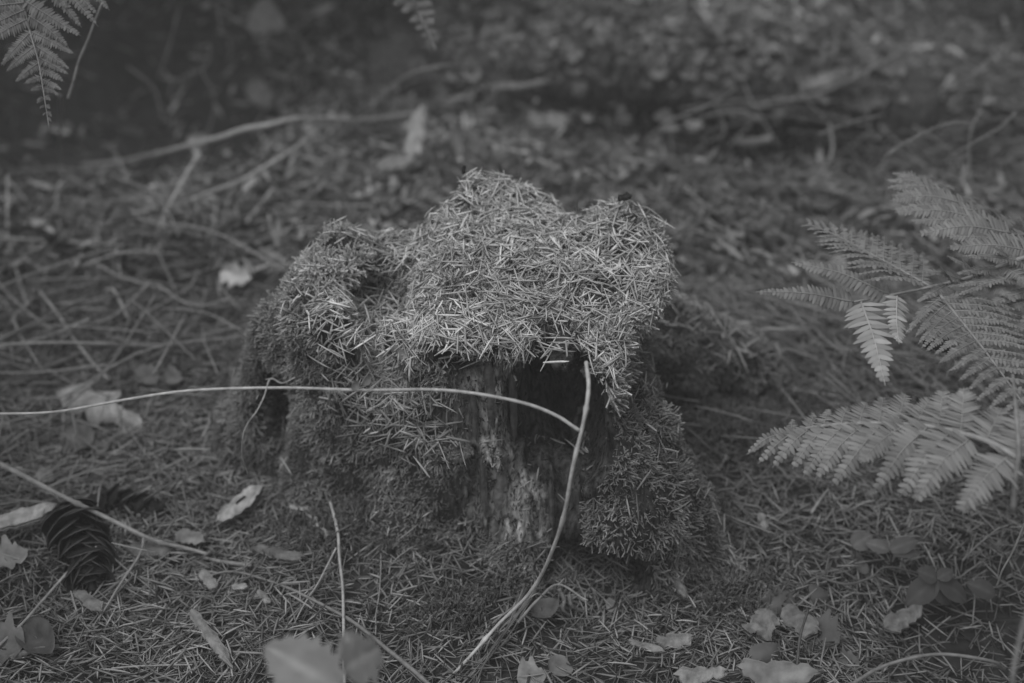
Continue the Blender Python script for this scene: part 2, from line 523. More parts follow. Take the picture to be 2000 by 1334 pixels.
def moss_proto(seed, leaf=5):
    """a curved mossy shoot one unit long with small side leaves"""
    r = np.random.default_rng(seed)
    n = 3
    t = np.linspace(0, 1, n)
    ax = r.normal(0, .22, 2); bx = r.normal(0, .25, 2)
    P = np.stack([ax[0] * t + bx[0] * t ** 2, ax[1] * t + bx[1] * t ** 2, t * (1 - .1 * t)], -1)
    V, _, Q = tube(P, np.array([.07, .09, .055]) , 3, cap=False)
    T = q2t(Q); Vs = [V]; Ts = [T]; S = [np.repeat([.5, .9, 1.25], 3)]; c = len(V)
    for i in range(leaf):
        tt = .25 + .75 * (i + r.random()) / leaf
        p = np.array([np.interp(tt, t, P[:, k]) for k in range(3)])
        a = r.random() * 6.28
        d = np.array([math.cos(a), math.sin(a), .8]); d /= np.linalg.norm(d)
        L = .30 * (1.15 - .5 * tt)
        s = np.cross(d, [0, 0, 1]); s /= np.linalg.norm(s); s = s * .07
        Vs.append(np.array([p - s, p + s, p + d * L])); Ts.append(np.array([[0, 1, 2]]) + c); c += 3
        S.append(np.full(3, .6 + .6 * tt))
    return np.concatenate(Vs), np.concatenate(Ts), np.concatenate(S)
MOSS = [moss_proto(s) for s in range(14)]

# ------------------------------------------------------------------ moss on the stump
def toward(P):  # 1 for surfaces that can face the lens side
    return P
front = sstep(-.75, -.1, -(FN[:, 1]) + .9 * FN[:, 2] + .6 * np.abs(FN[:, 0]))
fw = woodmask(FC[:, 0], FC[:, 1], FC[:, 2])
mw = (.12 + .88 * front) * (1 - .97 * np.clip(fw * 1.5, 0, 1)) * (.35 + .65 * sstep(-.6, -.1, FN[:, 2]))
clump = fbm(FC[:, 0], FC[:, 1], FC[:, 2], 55, 3, 17)
mw = mw * (.18 + .82 * sstep(-.35, .1, clump)) * sstep(-.001, .003, cavity(FC[:, 0], FC[:, 1], FC[:, 2]))
ingul = sstep(.03, .0, np.minimum(caps(FC[:, 0], FC[:, 1], FC[:, 2], (-.080, .715, .130), (-.070, .668, .095), .019, .014), 1))
mw *= (1 - .8 * ingul)
NM = 84000
P, N = sample(NM, mw * (FC[:, 2] > -.012))
ln = .0045 * (1 + .8 * fbm(P[:, 0], P[:, 1], P[:, 2], 75, 2, 19)) * rng.uniform(.45, 1.6, NM) * (.82 + .18 * sstep(.11, .15, P[:, 2]))
side = 1 - np.clip(N[:, 2], 0, 1)
dr = N * .9 + rng.normal(0, .42, (NM, 3)) + np.array([0, 0, -1]) * (side * .35)[:, None]
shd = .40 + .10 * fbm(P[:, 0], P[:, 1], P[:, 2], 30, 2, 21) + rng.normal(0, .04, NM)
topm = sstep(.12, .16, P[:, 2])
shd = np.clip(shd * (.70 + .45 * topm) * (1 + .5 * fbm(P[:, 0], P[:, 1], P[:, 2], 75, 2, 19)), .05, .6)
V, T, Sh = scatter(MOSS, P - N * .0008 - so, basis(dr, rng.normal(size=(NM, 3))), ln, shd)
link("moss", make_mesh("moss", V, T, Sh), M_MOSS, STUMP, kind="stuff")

# crumbs and fibres of rotten wood on the bare face
wcr = np.clip(fw, 0, 1) * (FN[:, 1] < .2) * (FC[:, 2] > 0)
NC = 4200
P, N = sample(NC, wcr + 1e-9)
crumb = []
for s_ in range(6):
    r_ = np.random.default_rng(s_ + 500); v_ = r_.normal(size=(5, 3)) * [.18, .45, .14]
    v_ = np.vstack([v_, [[0, .6, 0], [0, -.6, 0]]])
    crumb.append((v_, np.array([(5, 0, 1), (5, 1, 2), (5, 2, 0), (6, 1, 0), (6, 2, 1), (6, 0, 2), (5, 3, 4), (6, 4, 3), (0, 3, 1), (2, 4, 0)]), np.full(7, 1.0)))
upv = np.tile([0, 0, 1.], (NC, 1)) + rng.normal(0, .35, (NC, 3))
Bc = basis(N + rng.normal(0, .3, (NC, 3)), upv); Bc = Bc[:, :, [1, 0, 2]]
cvp = sstep(.009, .003, cavity(P[:, 0], P[:, 1], P[:, 2]))  # crumbs in the hollows get the same painted-in shade
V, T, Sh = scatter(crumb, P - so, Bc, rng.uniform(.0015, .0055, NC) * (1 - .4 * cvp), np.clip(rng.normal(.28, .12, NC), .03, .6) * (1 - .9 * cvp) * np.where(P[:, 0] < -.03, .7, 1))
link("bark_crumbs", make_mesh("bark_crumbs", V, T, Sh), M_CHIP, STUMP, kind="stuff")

# needles lying on the stump
g_n = (sstep(.35, .75, FN[:, 2]) + .25 * sstep(.1, .4, FN[:, 2])) * (1 - fw * .85)
g_n = g_n * (.18 + .82 * sstep(-.45, .15, fbm(FC[:, 0], FC[:, 1], FC[:, 2], 35, 2, 5)))
g_n *= np.where(FC[:, 2] > .135, 1.0, .13) * (FC[:, 2] > 0)
g_n += ingul * sstep(-.2, .3, FN[:, 2]) * 1.2
edge = sstep(-.065, -.085, FC[:, 0]) * (FC[:, 2] > .1)
g_n *= (1 - .85 * edge * (1 - ingul))
NN = 5600
P, N = sample(NN, g_n)
P = P + N * rng.uniform(.001, .0065, NN)[:, None]
Lm = rng.uniform(.006, .021, NN); Rm = rng.uniform(.0005, .0009, NN)
shn = np.clip(rng.normal(.54, .18, NN) * (1 + .35 * fbm(P[:, 0], P[:, 1], P[:, 2], 30, 2, 6)), .08, .85)
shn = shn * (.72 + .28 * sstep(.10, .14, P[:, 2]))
V, T, Sh = scatter_needles(P, N, Lm, Rm, shn, .16)
link("needle_litter", make_mesh("needle_litter", V, T, Sh), M_NEEDLE, kind="stuff",
     label="mat of fallen conifer needles covering the top of the mossy stump", cat="needle litter")

# single needles that stand out on the stump and in front of it
def one_needle(L, R, bend):
    pv, pt = needle_proto(bend)
    return np.stack([pv[:, 0] * L, pv[:, 1] * R, pv[:, 2] * R + pv[:, 3] * L], -1), pt
NPROT = []
for i in range(10):
    v, t = one_needle(.0125 + .0022 * (i % 4), .0006 + .0001 * (i % 3), [.02, .08, .18, -.07, .28, .04, .12, -.15, .05, .22][i])
    me = make_mesh("conifer_needle", v, t, np.full(len(v), .36 + .05 * (i % 5))); me.materials.append(M_NEEDLE)
    NPROT.append(me)
def put_needle(p, n, me, label, group):
    o = link("conifer_needle", me, None, None, label, "needle", group)
    d = rng.normal(size=3); d -= n * (d @ n); d /= np.linalg.norm(d); d = d + n * rng.normal(0, .1)
    x = Vector(d).normalized(); z = Vector(n); y = z.cross(x).normalized(); z = x.cross(y)
    from mathutils import Matrix
    m = Matrix((x, y, z)).transposed().to_4x4(); m.translation = Vector(p + n * .0068)
    o.matrix_world = m
topw = (FN[:, 2] > .6) * (FC[:, 2] > .14) * (FC[:, 0] > -.07)
P, N = sample(170, topw.astype(float))
for i in range(170):
    put_needle(P[i], N[i], NPROT[i % 10], "long pale dry needle lying loose on top of the needle mat on the stump", "loose needles on the stump top")

# ------------------------------------------------------------------ needle litter on the ground
def in_stump(x, y, z, m=.004):
    return stump_sdf(x, y, z) < -m
def density(x, y):
    d = np.ones_like(x)
    d *= 1 - .93 * sstep(-.14, -.26, x + .12 * (y - 1.2)) * sstep(1.12, 1.25, y + .05 * vnoise(x * 9, y * 9, 0, 4))
    d *= 1 - .80 * sstep(.19, .26, x) * sstep(.70, .64, y)
    d *= 1 - .85 * np.exp(-((x - .36) ** 2 / .13 ** 2 + (y - 1.23) ** 2 / .07 ** 2))
    d *= 1 - 1.0 * np.exp(-((x - .17) ** 4 / .19 ** 4 + (y - 1.30) ** 2 / .06 ** 2))
    d *= .45 + .55 * sstep(-.45, .05, fbm(x, y, 0, 13, 2, 41))
    return d
def ground_pts(n, y0, y1, spread):
    X_ = []; 
    while sum(len(a) for a in X_) < n:
        y = rng.uniform(y0, y1, n * 2); hw = .375 * (y * CP + .32) * spread + .02
        x = rng.uniform(-1, 1, n * 2) * (.375 * (y1 * CP + .32) * spread + .02)
        k = (np.abs(x) < hw) & (rng.random(n * 2) < density(x, y))
        X_.append(np.stack([x[k], y[k]], 1))
    a = np.concatenate(X_)[:n]
    z = gz(a[:, 0], a[:, 1]); e = .004
    nx_ = -(gz(a[:, 0] + e, a[:, 1]) - z) / e; ny_ = -(gz(a[:, 0], a[:, 1] + e) - z) / e
    N = np.stack([nx_, ny_, np.ones(n)], 1); N /= np.linalg.norm(N, axis=1)[:, None]
    P = np.stack([a[:, 0], a[:, 1], z], 1)
    ok = ~in_stump(P[:, 0], P[:, 1], P[:, 2] + .004)
    return P[ok], N[ok]
NL = []
P, N = ground_pts(58000, .47, 1.06, 1.08)
n = len(P); P[:, 2] += rng.random(n) ** 1.3 * .008
L_ = rng.uniform(.009, .022, n); R_ = rng.uniform(.00048, .00088, n)
tone = 1 + .35 * fbm(P[:, 0], P[:, 1], 0, 9, 2, 61)
sh_ = np.clip(rng.normal(.225, .10, n) * tone, .05, .5)
NL.append(scatter_needles(P, N, L_, R_, sh_, .20))
P, N = ground_pts(16000, 1.04, 1.75, 1.08)
n = len(P); P[:, 2] += rng.random(n) * .010
L_ = rng.uniform(.012, .026, n); R_ = rng.uniform(.0007, .0014, n)
tone = 1 + .45 * fbm(P[:, 0], P[:, 1], 0, 9, 2, 61)
sh_ = np.clip(rng.normal(.21, .09, n) * tone, .04, .5)
NL.append(scatter_needles(P, N, L_, R_, sh_, .25))
off = 0; VV, TT, SS = [], [], []
for v, t, s in NL: VV.append(v); TT.append(t + off); SS.append(s); off += len(v)
link("needle_litter", make_mesh("needle_litter", np.concatenate(VV), np.concatenate(TT), np.concatenate(SS)), M_NEEDLE, kind="stuff",
     label="carpet of fallen conifer needles over the forest floor", cat="needle litter")
P, N = ground_pts(130, .545, .64, .95)
for i in range(len(P)):
    put_needle(P[i], N[i], NPROT[(i * 3) % 10], "single dry needle lying on the needle carpet in front of the stump", "loose needles on the ground before the stump")

# moss patches on the ground round the stump
def moss_patch(n, cx, cy, rx, ry):
    a = rng.normal(size=(n, 2)) * .55; x = cx + a[:, 0] * rx; y = cy + a[:, 1] * ry
    k = fbm(x, y, 0, 30, 2, 77) > -.25; x, y = x[k], y[k]
    z = gz(x, y) + .004 + .008 * np.clip(fbm(x, y, 0, 30, 2, 77) + .25, 0, 1)
    return np.stack([x, y, z], 1)
PM = np.concatenate([moss_patch(2200, -.05, .672, .045, .018), moss_patch(2600, .12, .655, .035, .035), moss_patch(1500, -.10, .69, .04, .03), moss_patch(500, -.03, .61, .04, .02),
                     moss_patch(2600, .16, .80, .05, .04), moss_patch(400, .0, .635, .03, .012), moss_patch(1500, -.36, .98, .14, .10)])
PM = PM[~in_stump(PM[:, 0], PM[:, 1], PM[:, 2])]
n = len(PM)
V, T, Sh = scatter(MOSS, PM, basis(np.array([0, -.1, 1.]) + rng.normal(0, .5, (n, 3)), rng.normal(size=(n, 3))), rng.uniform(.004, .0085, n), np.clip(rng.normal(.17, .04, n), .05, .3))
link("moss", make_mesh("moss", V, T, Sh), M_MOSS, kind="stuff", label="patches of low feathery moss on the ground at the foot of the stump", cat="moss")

n = 16000
a = np.stack([rng.uniform(-.5, .5, n), rng.uniform(.48, 1.3, n)], 1); P = np.stack([a[:, 0], a[:, 1], gz(a[:, 0], a[:, 1]) + .001], 1)
P = P[~in_stump(P[:, 0], P[:, 1], P[:, 2])]; n = len(P)
V, T, Sh = scatter(crumb, P, basis(rng.normal(size=(n, 3)), rng.normal(size=(n, 3))), rng.uniform(.001, .0048, n), np.clip(rng.normal(.14, .08, n), .02, .4))
link("soil_crumbs", make_mesh("soil_crumbs", V, T, Sh), M_CHIP, kind="stuff", label="crumbs of humus, bark and cone scales between the needles", cat="humus")

# ------------------------------------------------------------------ leaf prototypes
def leaf_mesh(L, W, curl=.3, fold=.25, jag=.0, seed=0, shade=.3, nu=12, nv=6, shape="oval", vein=.0, mb=None, origin=None, B=None, ragged=0.0):
    r = np.random.default_rng(seed)
    u = np.linspace(0, 1, nu + 1); v = np.linspace(-1, 1, nv + 1)
    U, Vv = np.meshgrid(u, v, indexing='ij')
    if shape == "oval": wd = np.sin(np.pi * np.clip(U, 0, 1) ** .8) ** .75
    elif shape == "point": wd = np.sin(np.pi * U ** .62) ** .9 * (1 - .25 * U)
    elif shape == "lobed": wd = np.sin(np.pi * U ** .75) ** .6 * (1 + .28 * np.sin(U * 19 + r.random() * 6))
    else: wd = np.clip(np.sin(np.pi * U ** .9), 0, 1) ** .35
    ed = np.abs(Vv) > .99
    wd = wd * (1 + ed * jag * np.where((np.arange(nu + 1) % 2)[:, None] > 0, .22, -.12))
    if ragged: wd = wd * (1 + ed * r.normal(0, ragged, U.shape))
    x = U * L + (ed * ragged * L * .06) * r.normal(size=U.shape); y = Vv * wd * W / 2
    cr = curl * (U - .45) ** 2 * L * 2 + .5 * curl * W * (Vv * wd) ** 2
    z = cr - abs(y) * 0 + fold * np.abs(y) + L * .03 * vnoise(U * 5 + seed * 7.1, Vv * 2.5, seed * 3.3, 3)
    P = np.stack([x, y, z], -1).reshape(-1, 3)
    S_ = np.full(U.shape, shade) * (1 + .12 * vnoise(U * 8, Vv * 4, seed * 1.7, 8))
    if vein: S_ = np.where(np.abs(Vv) < .01, S_ * (1 + vein), S_)
    ii = np.arange((nu + 1) * (nv + 1)).reshape(nu + 1, nv + 1)
    Q = np.stack([ii[:-1, :-1], ii[1:, :-1], ii[1:, 1:], ii[:-1, 1:]], -1).reshape(-1, 4)
    if B is not None: P = P @ B.T
    if origin is not None: P = P + origin
    if mb is not None: mb.add(P, Q=Q, shade=S_.ravel()); return None
    return P, Q, S_.ravel()

def bas(d, n):
    d = np.asarray(d, float); d = d / np.linalg.norm(d)
    n = np.asarray(n, float); n = n - d * (n @ d); n /= np.linalg.norm(n) + 1e-9
    return np.stack([d, np.cross(n, d), n], 1)

def ground_leaf(px0, px1, W, label, name="dead_leaf", cat="leaf", h=.004, mat=None, nrm=(0, -.3, 1), h1=None, group=None, **kw):
    h -= .003; p0 = G(*px0, h); p1 = G(*px1, h if h1 is None else h1)
    L = np.linalg.norm(p1 - p0)
    P, Q, S_ = leaf_mesh(L, W, B=bas(p1 - p0, nrm), origin=p0, **kw)
    c = P.mean(0)
    return link(name, make_mesh(name, P - c, Q, S_), mat or M_DEAD, None, label, cat, group, loc=c)

# ------------------------------------------------------------------ ferns
TOCAM = None
def pinna(parent, origin, base, tip, W, npair, shade, nrm=None, sag=.06, name="pinna", lab=None, seed=0, taper=1.0):
    r = np.random.default_rng(seed + 1000)
    base = np.asarray(base); tip = np.asarray(tip)
    L = np.linalg.norm(tip - base)
    mid = (base + tip) / 2 + np.array([0, 0, 1]) * L * sag + r.normal(0, .015, 3) * L
    path = spline([base, mid, tip], 14)
    if nrm is None:
        tc = np.array([0, 0, CAM_H]) - base; tc /= np.linalg.norm(tc)
        nrm = np.array([0, 0, 1.0]) * .75 + tc * .55
    nrm = np.asarray(nrm, float) + r.normal(0, .12, 3)
    mb = MB()
    Vt, Tt, Qt = tube(path, np.linspace(.0007, .00025, 14) * (L / .05) ** .5, 4)
    mb.add(Vt, Tt, Qt, shade * 1.35)
    tt = np.linspace(0, 1, 14)
    npair = int(npair * 1.3)
    for i in range(npair):
        t = .03 + .95 * (i / npair)
        p = np.array([np.interp(t, tt, path[:, k]) for k in range(3)])
        t2 = min(t + .06, 1); p2 = np.array([np.interp(t2, tt, path[:, k]) for k in range(3)])
        if t2 - t < .03: p2 = p + (tip - mid) * .05
        ax = (p2 - p) / (np.linalg.norm(p2 - p) + 1e-9)
        nn = nrm - ax * (nrm @ ax); nn /= np.linalg.norm(nn)
        sd_ = np.cross(nn, ax)
        ll = W * .5 * (1 - t ** 1.25 * taper) ** .8 * (.72 + .28 * min(1, t * 7)) + W * .04
        ww = L / npair * .90
        for sgn in (-1, 1):
            l_ = ll * r.uniform(.72, 1.12)
            d = sd_ * sgn + ax * (.18 + .45 * t) + nn * r.normal(-.05, .13)
            d /= np.linalg.norm(d)
            q = np.cross(nn, d); q /= np.linalg.norm(q)
            tz = r.normal(0, .08)
            pts = []
            for (a, b) in ((0, .40), (.35, .52), (.75, .34), (.95, .10)):
                for s2 in (-1, 1):
                    pts.append(p + d * l_ * a + q * s2 * ww * b + nn * (-.10 * l_ * a * a + s2 * tz * ww * b - .0 ))
            # centre row gives a folded, slightly arched leaflet
            cen = [p + d * l_ * a + nn * (-.10 * l_ * a * a + .12 * ww) for a in (0, .35, .75)] + [p + d * l_ * 1.0 - nn * .10 * l_]
            V = np.array(pts + cen); T = []
            for k in range(3):
                c0, c1 = 8 + k, 9 + k
                a0, a1 = 2 * k, 2 * k + 2
                T += [(a0, a1, c1), (a0, c1, c0), (a0 + 1, c0, c1), (a0 + 1, c1, a1 + 1)]
            sh_ = shade * r.uniform(.72, 1.22)
            mb.add(V, T=np.array(T), shade=np.array([sh_] * 8 + [sh_ * 1.12] * 4))
    o = link(name, mb.mesh(name, origin), M_FERN, parent)
    if lab: o["label"] = lab
    return o

def fern(label, origin, stem_pts, stem_r, pinnae, group=None, shade=.3, extra_stems=()):
    t = link("fern_frond", None, None, None, label, "fern", group, loc=origin)
    mb = MB(); p = spline(stem_pts, 40); V, T, Q = tube(p, np.linspace(stem_r, stem_r * .35, 40), 7)
    mb.add(V, T, Q, shade * 1.08)
    link("rachis", mb.mesh("rachis", origin), M_STEM, t)
    for pts, r_ in extra_stems:
        mb = MB(); p = spline(pts, 20); V, T, Q = tube(p, np.linspace(r_, r_ * .35, 20), 6); mb.add(V, T, Q, shade * 1.08)
        link("side_rachis", mb.mesh("side_rachis", origin), M_STEM, t)
    for i, a in enumerate(pinnae):
        a = dict(a); a.setdefault("shade", shade); a.setdefault("seed", i)
        pinna(t, origin, **a)
    return t

def row(path_pts, n, L0_, L1_, ang, W0, W1, pairs, nrm, t0=.05, t1=.97, sides=(-1, 1), droop=0.0, prof=1.0):
    """pinnae in pairs along a rachis, longest at its base"""
    P = spline(path_pts, 60); out = []
    tt = np.linspace(0, 1, 60)
    for i in range(n):
        t = t0 + (t1 - t0) * i / max(1, n - 1)
        p = np.array([np.interp(t, tt, P[:, k]) for k in range(3)]); p2 = np.array([np.interp(min(1, t + .03), tt, P[:, k]) for k in range(3)])
        if t > .97: p2 = p; p = np.array([np.interp(t - .03, tt, P[:, k]) for k in range(3)])
        ax = (p2 - p) / np.linalg.norm(p2 - p); nn = np.asarray(nrm, float); nn = nn - ax * (nn @ ax); nn /= np.linalg.norm(nn)
        s_ = np.cross(nn, ax); k = (1 - t) ** prof; L = L1_ + (L0_ - L1_) * k; a = math.radians(ang)
        for sg in sides:
            d = s_ * sg * math.sin(a) + ax * math.cos(a) + np.array([0, 0, -droop])
            out.append(dict(base=p, tip=p + d * L * rng.uniform(.93, 1.05), W=W1 + (W0 - W1) * k, npair=max(4, int(pairs * (.35 + .65 * k))), nrm=nrm))
    return out

# lower right frond, seen nearly from above, close to the lens at its right
lo = D(1985, 890, .69)
rach = [D(1990, 895, .69), D(1930, 862, .70), D(1850, 840, .715), D(1770, 828, .73), D(1640, 829, .75), D(1540, 845, .77), D(1462, 886, .785)]
def dep(x): return float(np.interp(x, [1450, 1650, 1850, 2000], [.785, .75, .715, .69]))
down = [((1530, 846), (1458, 888), .009), ((1552, 842), (1480, 906), .011), ((1580, 838), (1508, 914), .013), ((1615, 833), (1547, 916), .014), ((1648, 831), (1568, 932), .016),
        ((1685, 830), (1592, 936), .017), ((1720, 830), (1624, 950), .019), ((1768, 830), (1680, 905), .020), ((1812, 834), (1706, 962), .021), ((1856, 844), (1756, 972), .023), ((1895, 856), (1786, 982), .024), ((1972, 888), (1872, 1002), .027)]
upw = [((1545, 842), (1548, 818), .008), ((1578, 838), (1590, 806), .010), ((1608, 834), (1618, 798), .012), ((1642, 830), (1656, 793), .014), ((1678, 829), (1692, 785), .016), ((1715, 829), (1724, 774), .018), ((1752, 830), (1768, 768), .020),
       ((1790, 832), (1816, 778), .021), ((1832, 837), (1840, 762), .023), ((1876, 848), (1882, 756), .025), ((1925, 862), (1956, 796), .027), ((1984, 890), (1996, 800), .030)]
pn = []
for b, t, W in down + upw:
    isd = t[1] > b[1]
    pn.append(dict(base=D(*b, dep(b[0])), tip=D(*t, dep(b[0]) + (-.012 if isd else .012)), W=W * 1.12, npair=13 if W > .015 else 9, sag=.10 if isd else .02,
                   nrm=(D(*b, .7) * -1 + np.array([0, 0, CAM_H + .25]))))
fern("bright fern frond reaching in from the right edge, low beside the stump", lo, rach, .0017, pn, shade=.29,
     extra_stems=[([D(1978, 1000, .70), D(1984, 930, .69), D(1990, 880, .685), D(1984, 800, .685), D(1978, 730, .68)], .0017)])

# upper right frond: tripinnate, main rachis runs in from the right edge
uo = D(2000, 500, 0.815)
main = [D(2120, 470, 0.795), D(2000, 503, 0.815), D(1900, 540, 0.825), D(1820, 560, 0.825), D(1740, 576, 0.825), D(1665, 590, 0.825)]
brA = [D(1818, 560, 0.825), D(1740, 517, 0.840), D(1690, 490, 0.850), D(1640, 463, 0.860), D(1577, 437, 0.865)]
brB = [D(2080, 545, 0.815), D(2000, 478, 0.835), D(1935, 432, 0.855), D(1870, 388, 0.875), D(1805, 352, 0.895), D(1750, 338, 0.905)]
brG = [D(1832, 572, 0.815), D(1880, 630, 0.795), D(1935, 700, 0.765), D(2000, 790, 0.735)]
brI = [D(2010, 690, 0.875), D(1900, 690, 0.885), D(1780, 720, 0.885)]
flat = (.0, -.35, 1)
PD = -.045
pn = []
def Pn(b, t, db, dt, W, n, sag=.05, nrm=None, sh=None):
    d_ = dict(base=D(*b, db + PD), tip=D(*t, dt + PD), W=W, npair=n, sag=sag)
    if nrm is not None: d_["nrm"] = nrm
    if sh: d_["shade"] = sh
    pn.append(d_)
Pn((1738, 576), (1545, 512), .87, .875, .021, 17, .04)
Pn((1668, 590), (1476, 570), .87, .865, .018, 18, .06)
Pn((1682, 590), (1729, 753), .84, .79, .029, 13, .02, nrm=(-.1, -1, .5), sh=.42)
Pn((1752, 578), (1756, 672), .86, .84, .020, 10, -.02, nrm=(.2, -1, .4), sh=.5)
# pinnae of branch B that run to the left
for i, (b, t) in enumerate([((1800, 352), (1742, 338)), ((1822, 362), (1732, 352)), ((1842, 372), (1730, 366)), ((1862, 384), (1738, 382)), ((1885, 398), (1738, 392)), ((1905, 412), (1742, 410)),
                            ((1930, 430), (1747, 415)), ((1945, 440), (1776, 432)), ((1975, 455), (1792, 458)), ((2000, 480), (1850, 462)), ((2020, 492), (1850, 484))]):
    Pn(b, t, .93 - i * .006, .935 - i * .006, .013 + .0014 * i, 15 + i // 2, .07, nrm=flat)
for i, (b, t) in enumerate([((1800, 350), (1832, 345)), ((1840, 370), (1868, 366)), ((1870, 386), (1912, 386)), ((1905, 410), (1950, 412)), ((1940, 432), (2000, 425)), ((1975, 458), (2060, 455))]):
    Pn(b, t, .93 - i * .008, .96 - i * .008, .012 + .001 * i, 9, .0, nrm=flat)
pn += row(brA, 15, .042, .008, 58, .0115, .0035, 11, (0, .15, 1), prof=.8)
# pinnae near the right edge under and over the main stem
for b, t, W in [((1990, 520), (1935, 480), .016), ((1915, 540), (1850, 500), .018), ((1950, 525), (1868, 535), .016), ((2010, 540), (1860, 580), .016), ((2030, 560), (1880, 612), .014), ((2040, 580), (1912, 622), .016),
                ((1985, 540), (1850, 560), .014), ((1880, 548), (1790, 530), .013), ((1860, 552), (1838, 522), .014), ((2040, 600), (1980, 650), .02), ((1960, 520), (2010, 560), .02), ((1920, 545), (1985, 590), .018),
                ((1850, 555), (1790, 590), .014), ((2030, 520), (1880, 500), .016)]:
    Pn(b, t, .865, .85, W * .72, 19, .04, nrm=(0, -.15, 1))
pn += row(brG, 13, .042, .018, 58, .0120, .005, 17, (0, -.1, 1), prof=.6)
pn += row(brI, 10, .034, .012, 58, .009, .004, 14, (0, .1, 1), prof=.7)
fern("large feathery fern frond spreading in from the right edge above the lower frond", uo, main, .0016, pn, shade=.26,
     extra_stems=[(brA, .0009), (brB, .0012), (brG, .0011), (brI, .0009)])

PD = 0.0
# top left frond hanging down, darker
to = D(40, -20, .86)
rc = [D(20, -120, .84), D(45, 0, .82), D(58, 60, .815), D(75, 120, .81), D(85, 180, .805), D(96, 250, .80)]
pn = []
for b, t, W in [((48, 5), (-60, 30), .022), ((50, 18), (-40, 60), .022), ((52, 38), (-30, 88), .020), ((60, 62), (2, 128), .018), ((68, 90), (12, 140), .015), ((76, 122), (30, 160), .013), ((79, 150), (46, 164), .009), ((82, 168), (60, 178), .0075),
                ((84, 190), (72, 202), .006), ((86, 205), (78, 212), .005), ((88, 220), (84, 226), .004),
                ((50, 2), (158, 70), .021), ((56, 30), (134, 92), .018), ((62, 62), (146, 106), .016), ((68, 88), (136, 136), .015), ((76, 112), (134, 145), .0125), ((80, 135), (126, 160), .0115), ((84, 155), (121, 176), .0095), ((86, 172), (115, 186), .0085),
                ((88, 188), (99, 196), .006), ((90, 205), (98, 212), .0055), ((92, 218), (101, 228), .005), ((93, 230), (101, 238), .004),
                ((70, -40), (160, 54), .018), ((90, -50), (192, 52), .019), ((110, -60), (190, 28), .018), ((140, -60), (214, 20), .018), ((100, -80), (130, 20), .02), ((30, -40), (-40, 10), .02)]:
    Pn(b, t, .815, .81, W * .68, 15 if W > .012 else 8, .03, nrm=(0.05, -.9, .75))
fern("dark fern frond hanging into the top left corner with its tip pointing down", to, rc, .0008, pn, shade=.19)
# small blurred frond tip at the top centre
co = D(800, -40, 1.05)
rc = [D(760, -100, 1.1), D(790, -20, 1.07), D(820, 30, 1.05), D(838, 65, 1.04), D(852, 98, 1.03)]
pn = []
for b, t, W in [((780, -30), (740, -10), .013), ((795, -8), (768, 10), .012), ((808, 8), (785, 24), .011), ((822, 32), (800, 42), .010), ((830, 48), (812, 58), .008), ((838, 64), (824, 72), .007), ((843, 78), (834, 84), .005),
                ((790, -20), (830, -10), .013), ((802, 2), (846, 10), .012), ((815, 20), (850, 26), .012), ((826, 38), (850, 44), .010), ((836, 56), (852, 62), .008), ((843, 72), (853, 78), .006)]:
    Pn(b, t, 1.05, 1.04, W, 7, .02, nrm=(.05, -.9, .7))
fern("small blurred fern tip pointing down from the top edge near the middle", co, rc, .001, pn, shade=.22)

# ------------------------------------------------------------------ stems and twigs
def stem(name, label, cat, pts, r0, r1=None, shade=.4, nodes=(), sides=7, group=None, branches=(), n=60, wob=0.0, mat=None, bulge=1.5, seed=0):
    """a stem mesh; with branches it becomes an Empty with parts"""
    r1 = r0 * .6 if r1 is None else r1
    rr = np.random.default_rng(seed + 5)
    def one(pts_, a, b, nds):
        P = spline(pts_, n)
        Ls = np.linalg.norm(np.diff(P, axis=0), axis=1).sum()
        wb = min(wob or .0005, Ls * .008)
        P = P + wb * np.stack([vnoise(np.linspace(0, 3 + Ls * 22, n), seed * 3.1, k * 9.0, 5) for k in range(3)], 1)
        rad = np.linspace(a, b, n); t = np.linspace(0, 1, n)
        for q in nds: rad = rad * (1 + (bulge - 1) * np.exp(-((t - q) / .008) ** 2))
        rad = rad * (1 + (.10 if wob else .05) * rr.normal(size=n))
        mb = MB(); V, T, Q = tube(P, rad, sides, ridge=.08)
        s_ = np.concatenate([np.repeat(shade * (1 + .15 * vnoise(t * 14, seed, 0, 2)), sides), [shade, shade]])
        mb.add(V, T, Q, s_); return mb, P
    mb, P0 = one(pts, r0, r1, nodes)
    c = P0[len(P0) // 2]
    if not branches:
        return link(name, mb.mesh(name, c), mat or M_STEM, None, label, cat, group, loc=c)
    e = link(name, None, None, None, label, cat, group, loc=c)
    link("main_stem", mb.mesh("main_stem", c), mat or M_STEM, e)
    for (bp, ba, bb) in branches:
        mb, _ = one(bp, ba, bb, ())
        link("side_branch", mb.mesh("side_branch", c), mat or M_STEM, e)
    return e

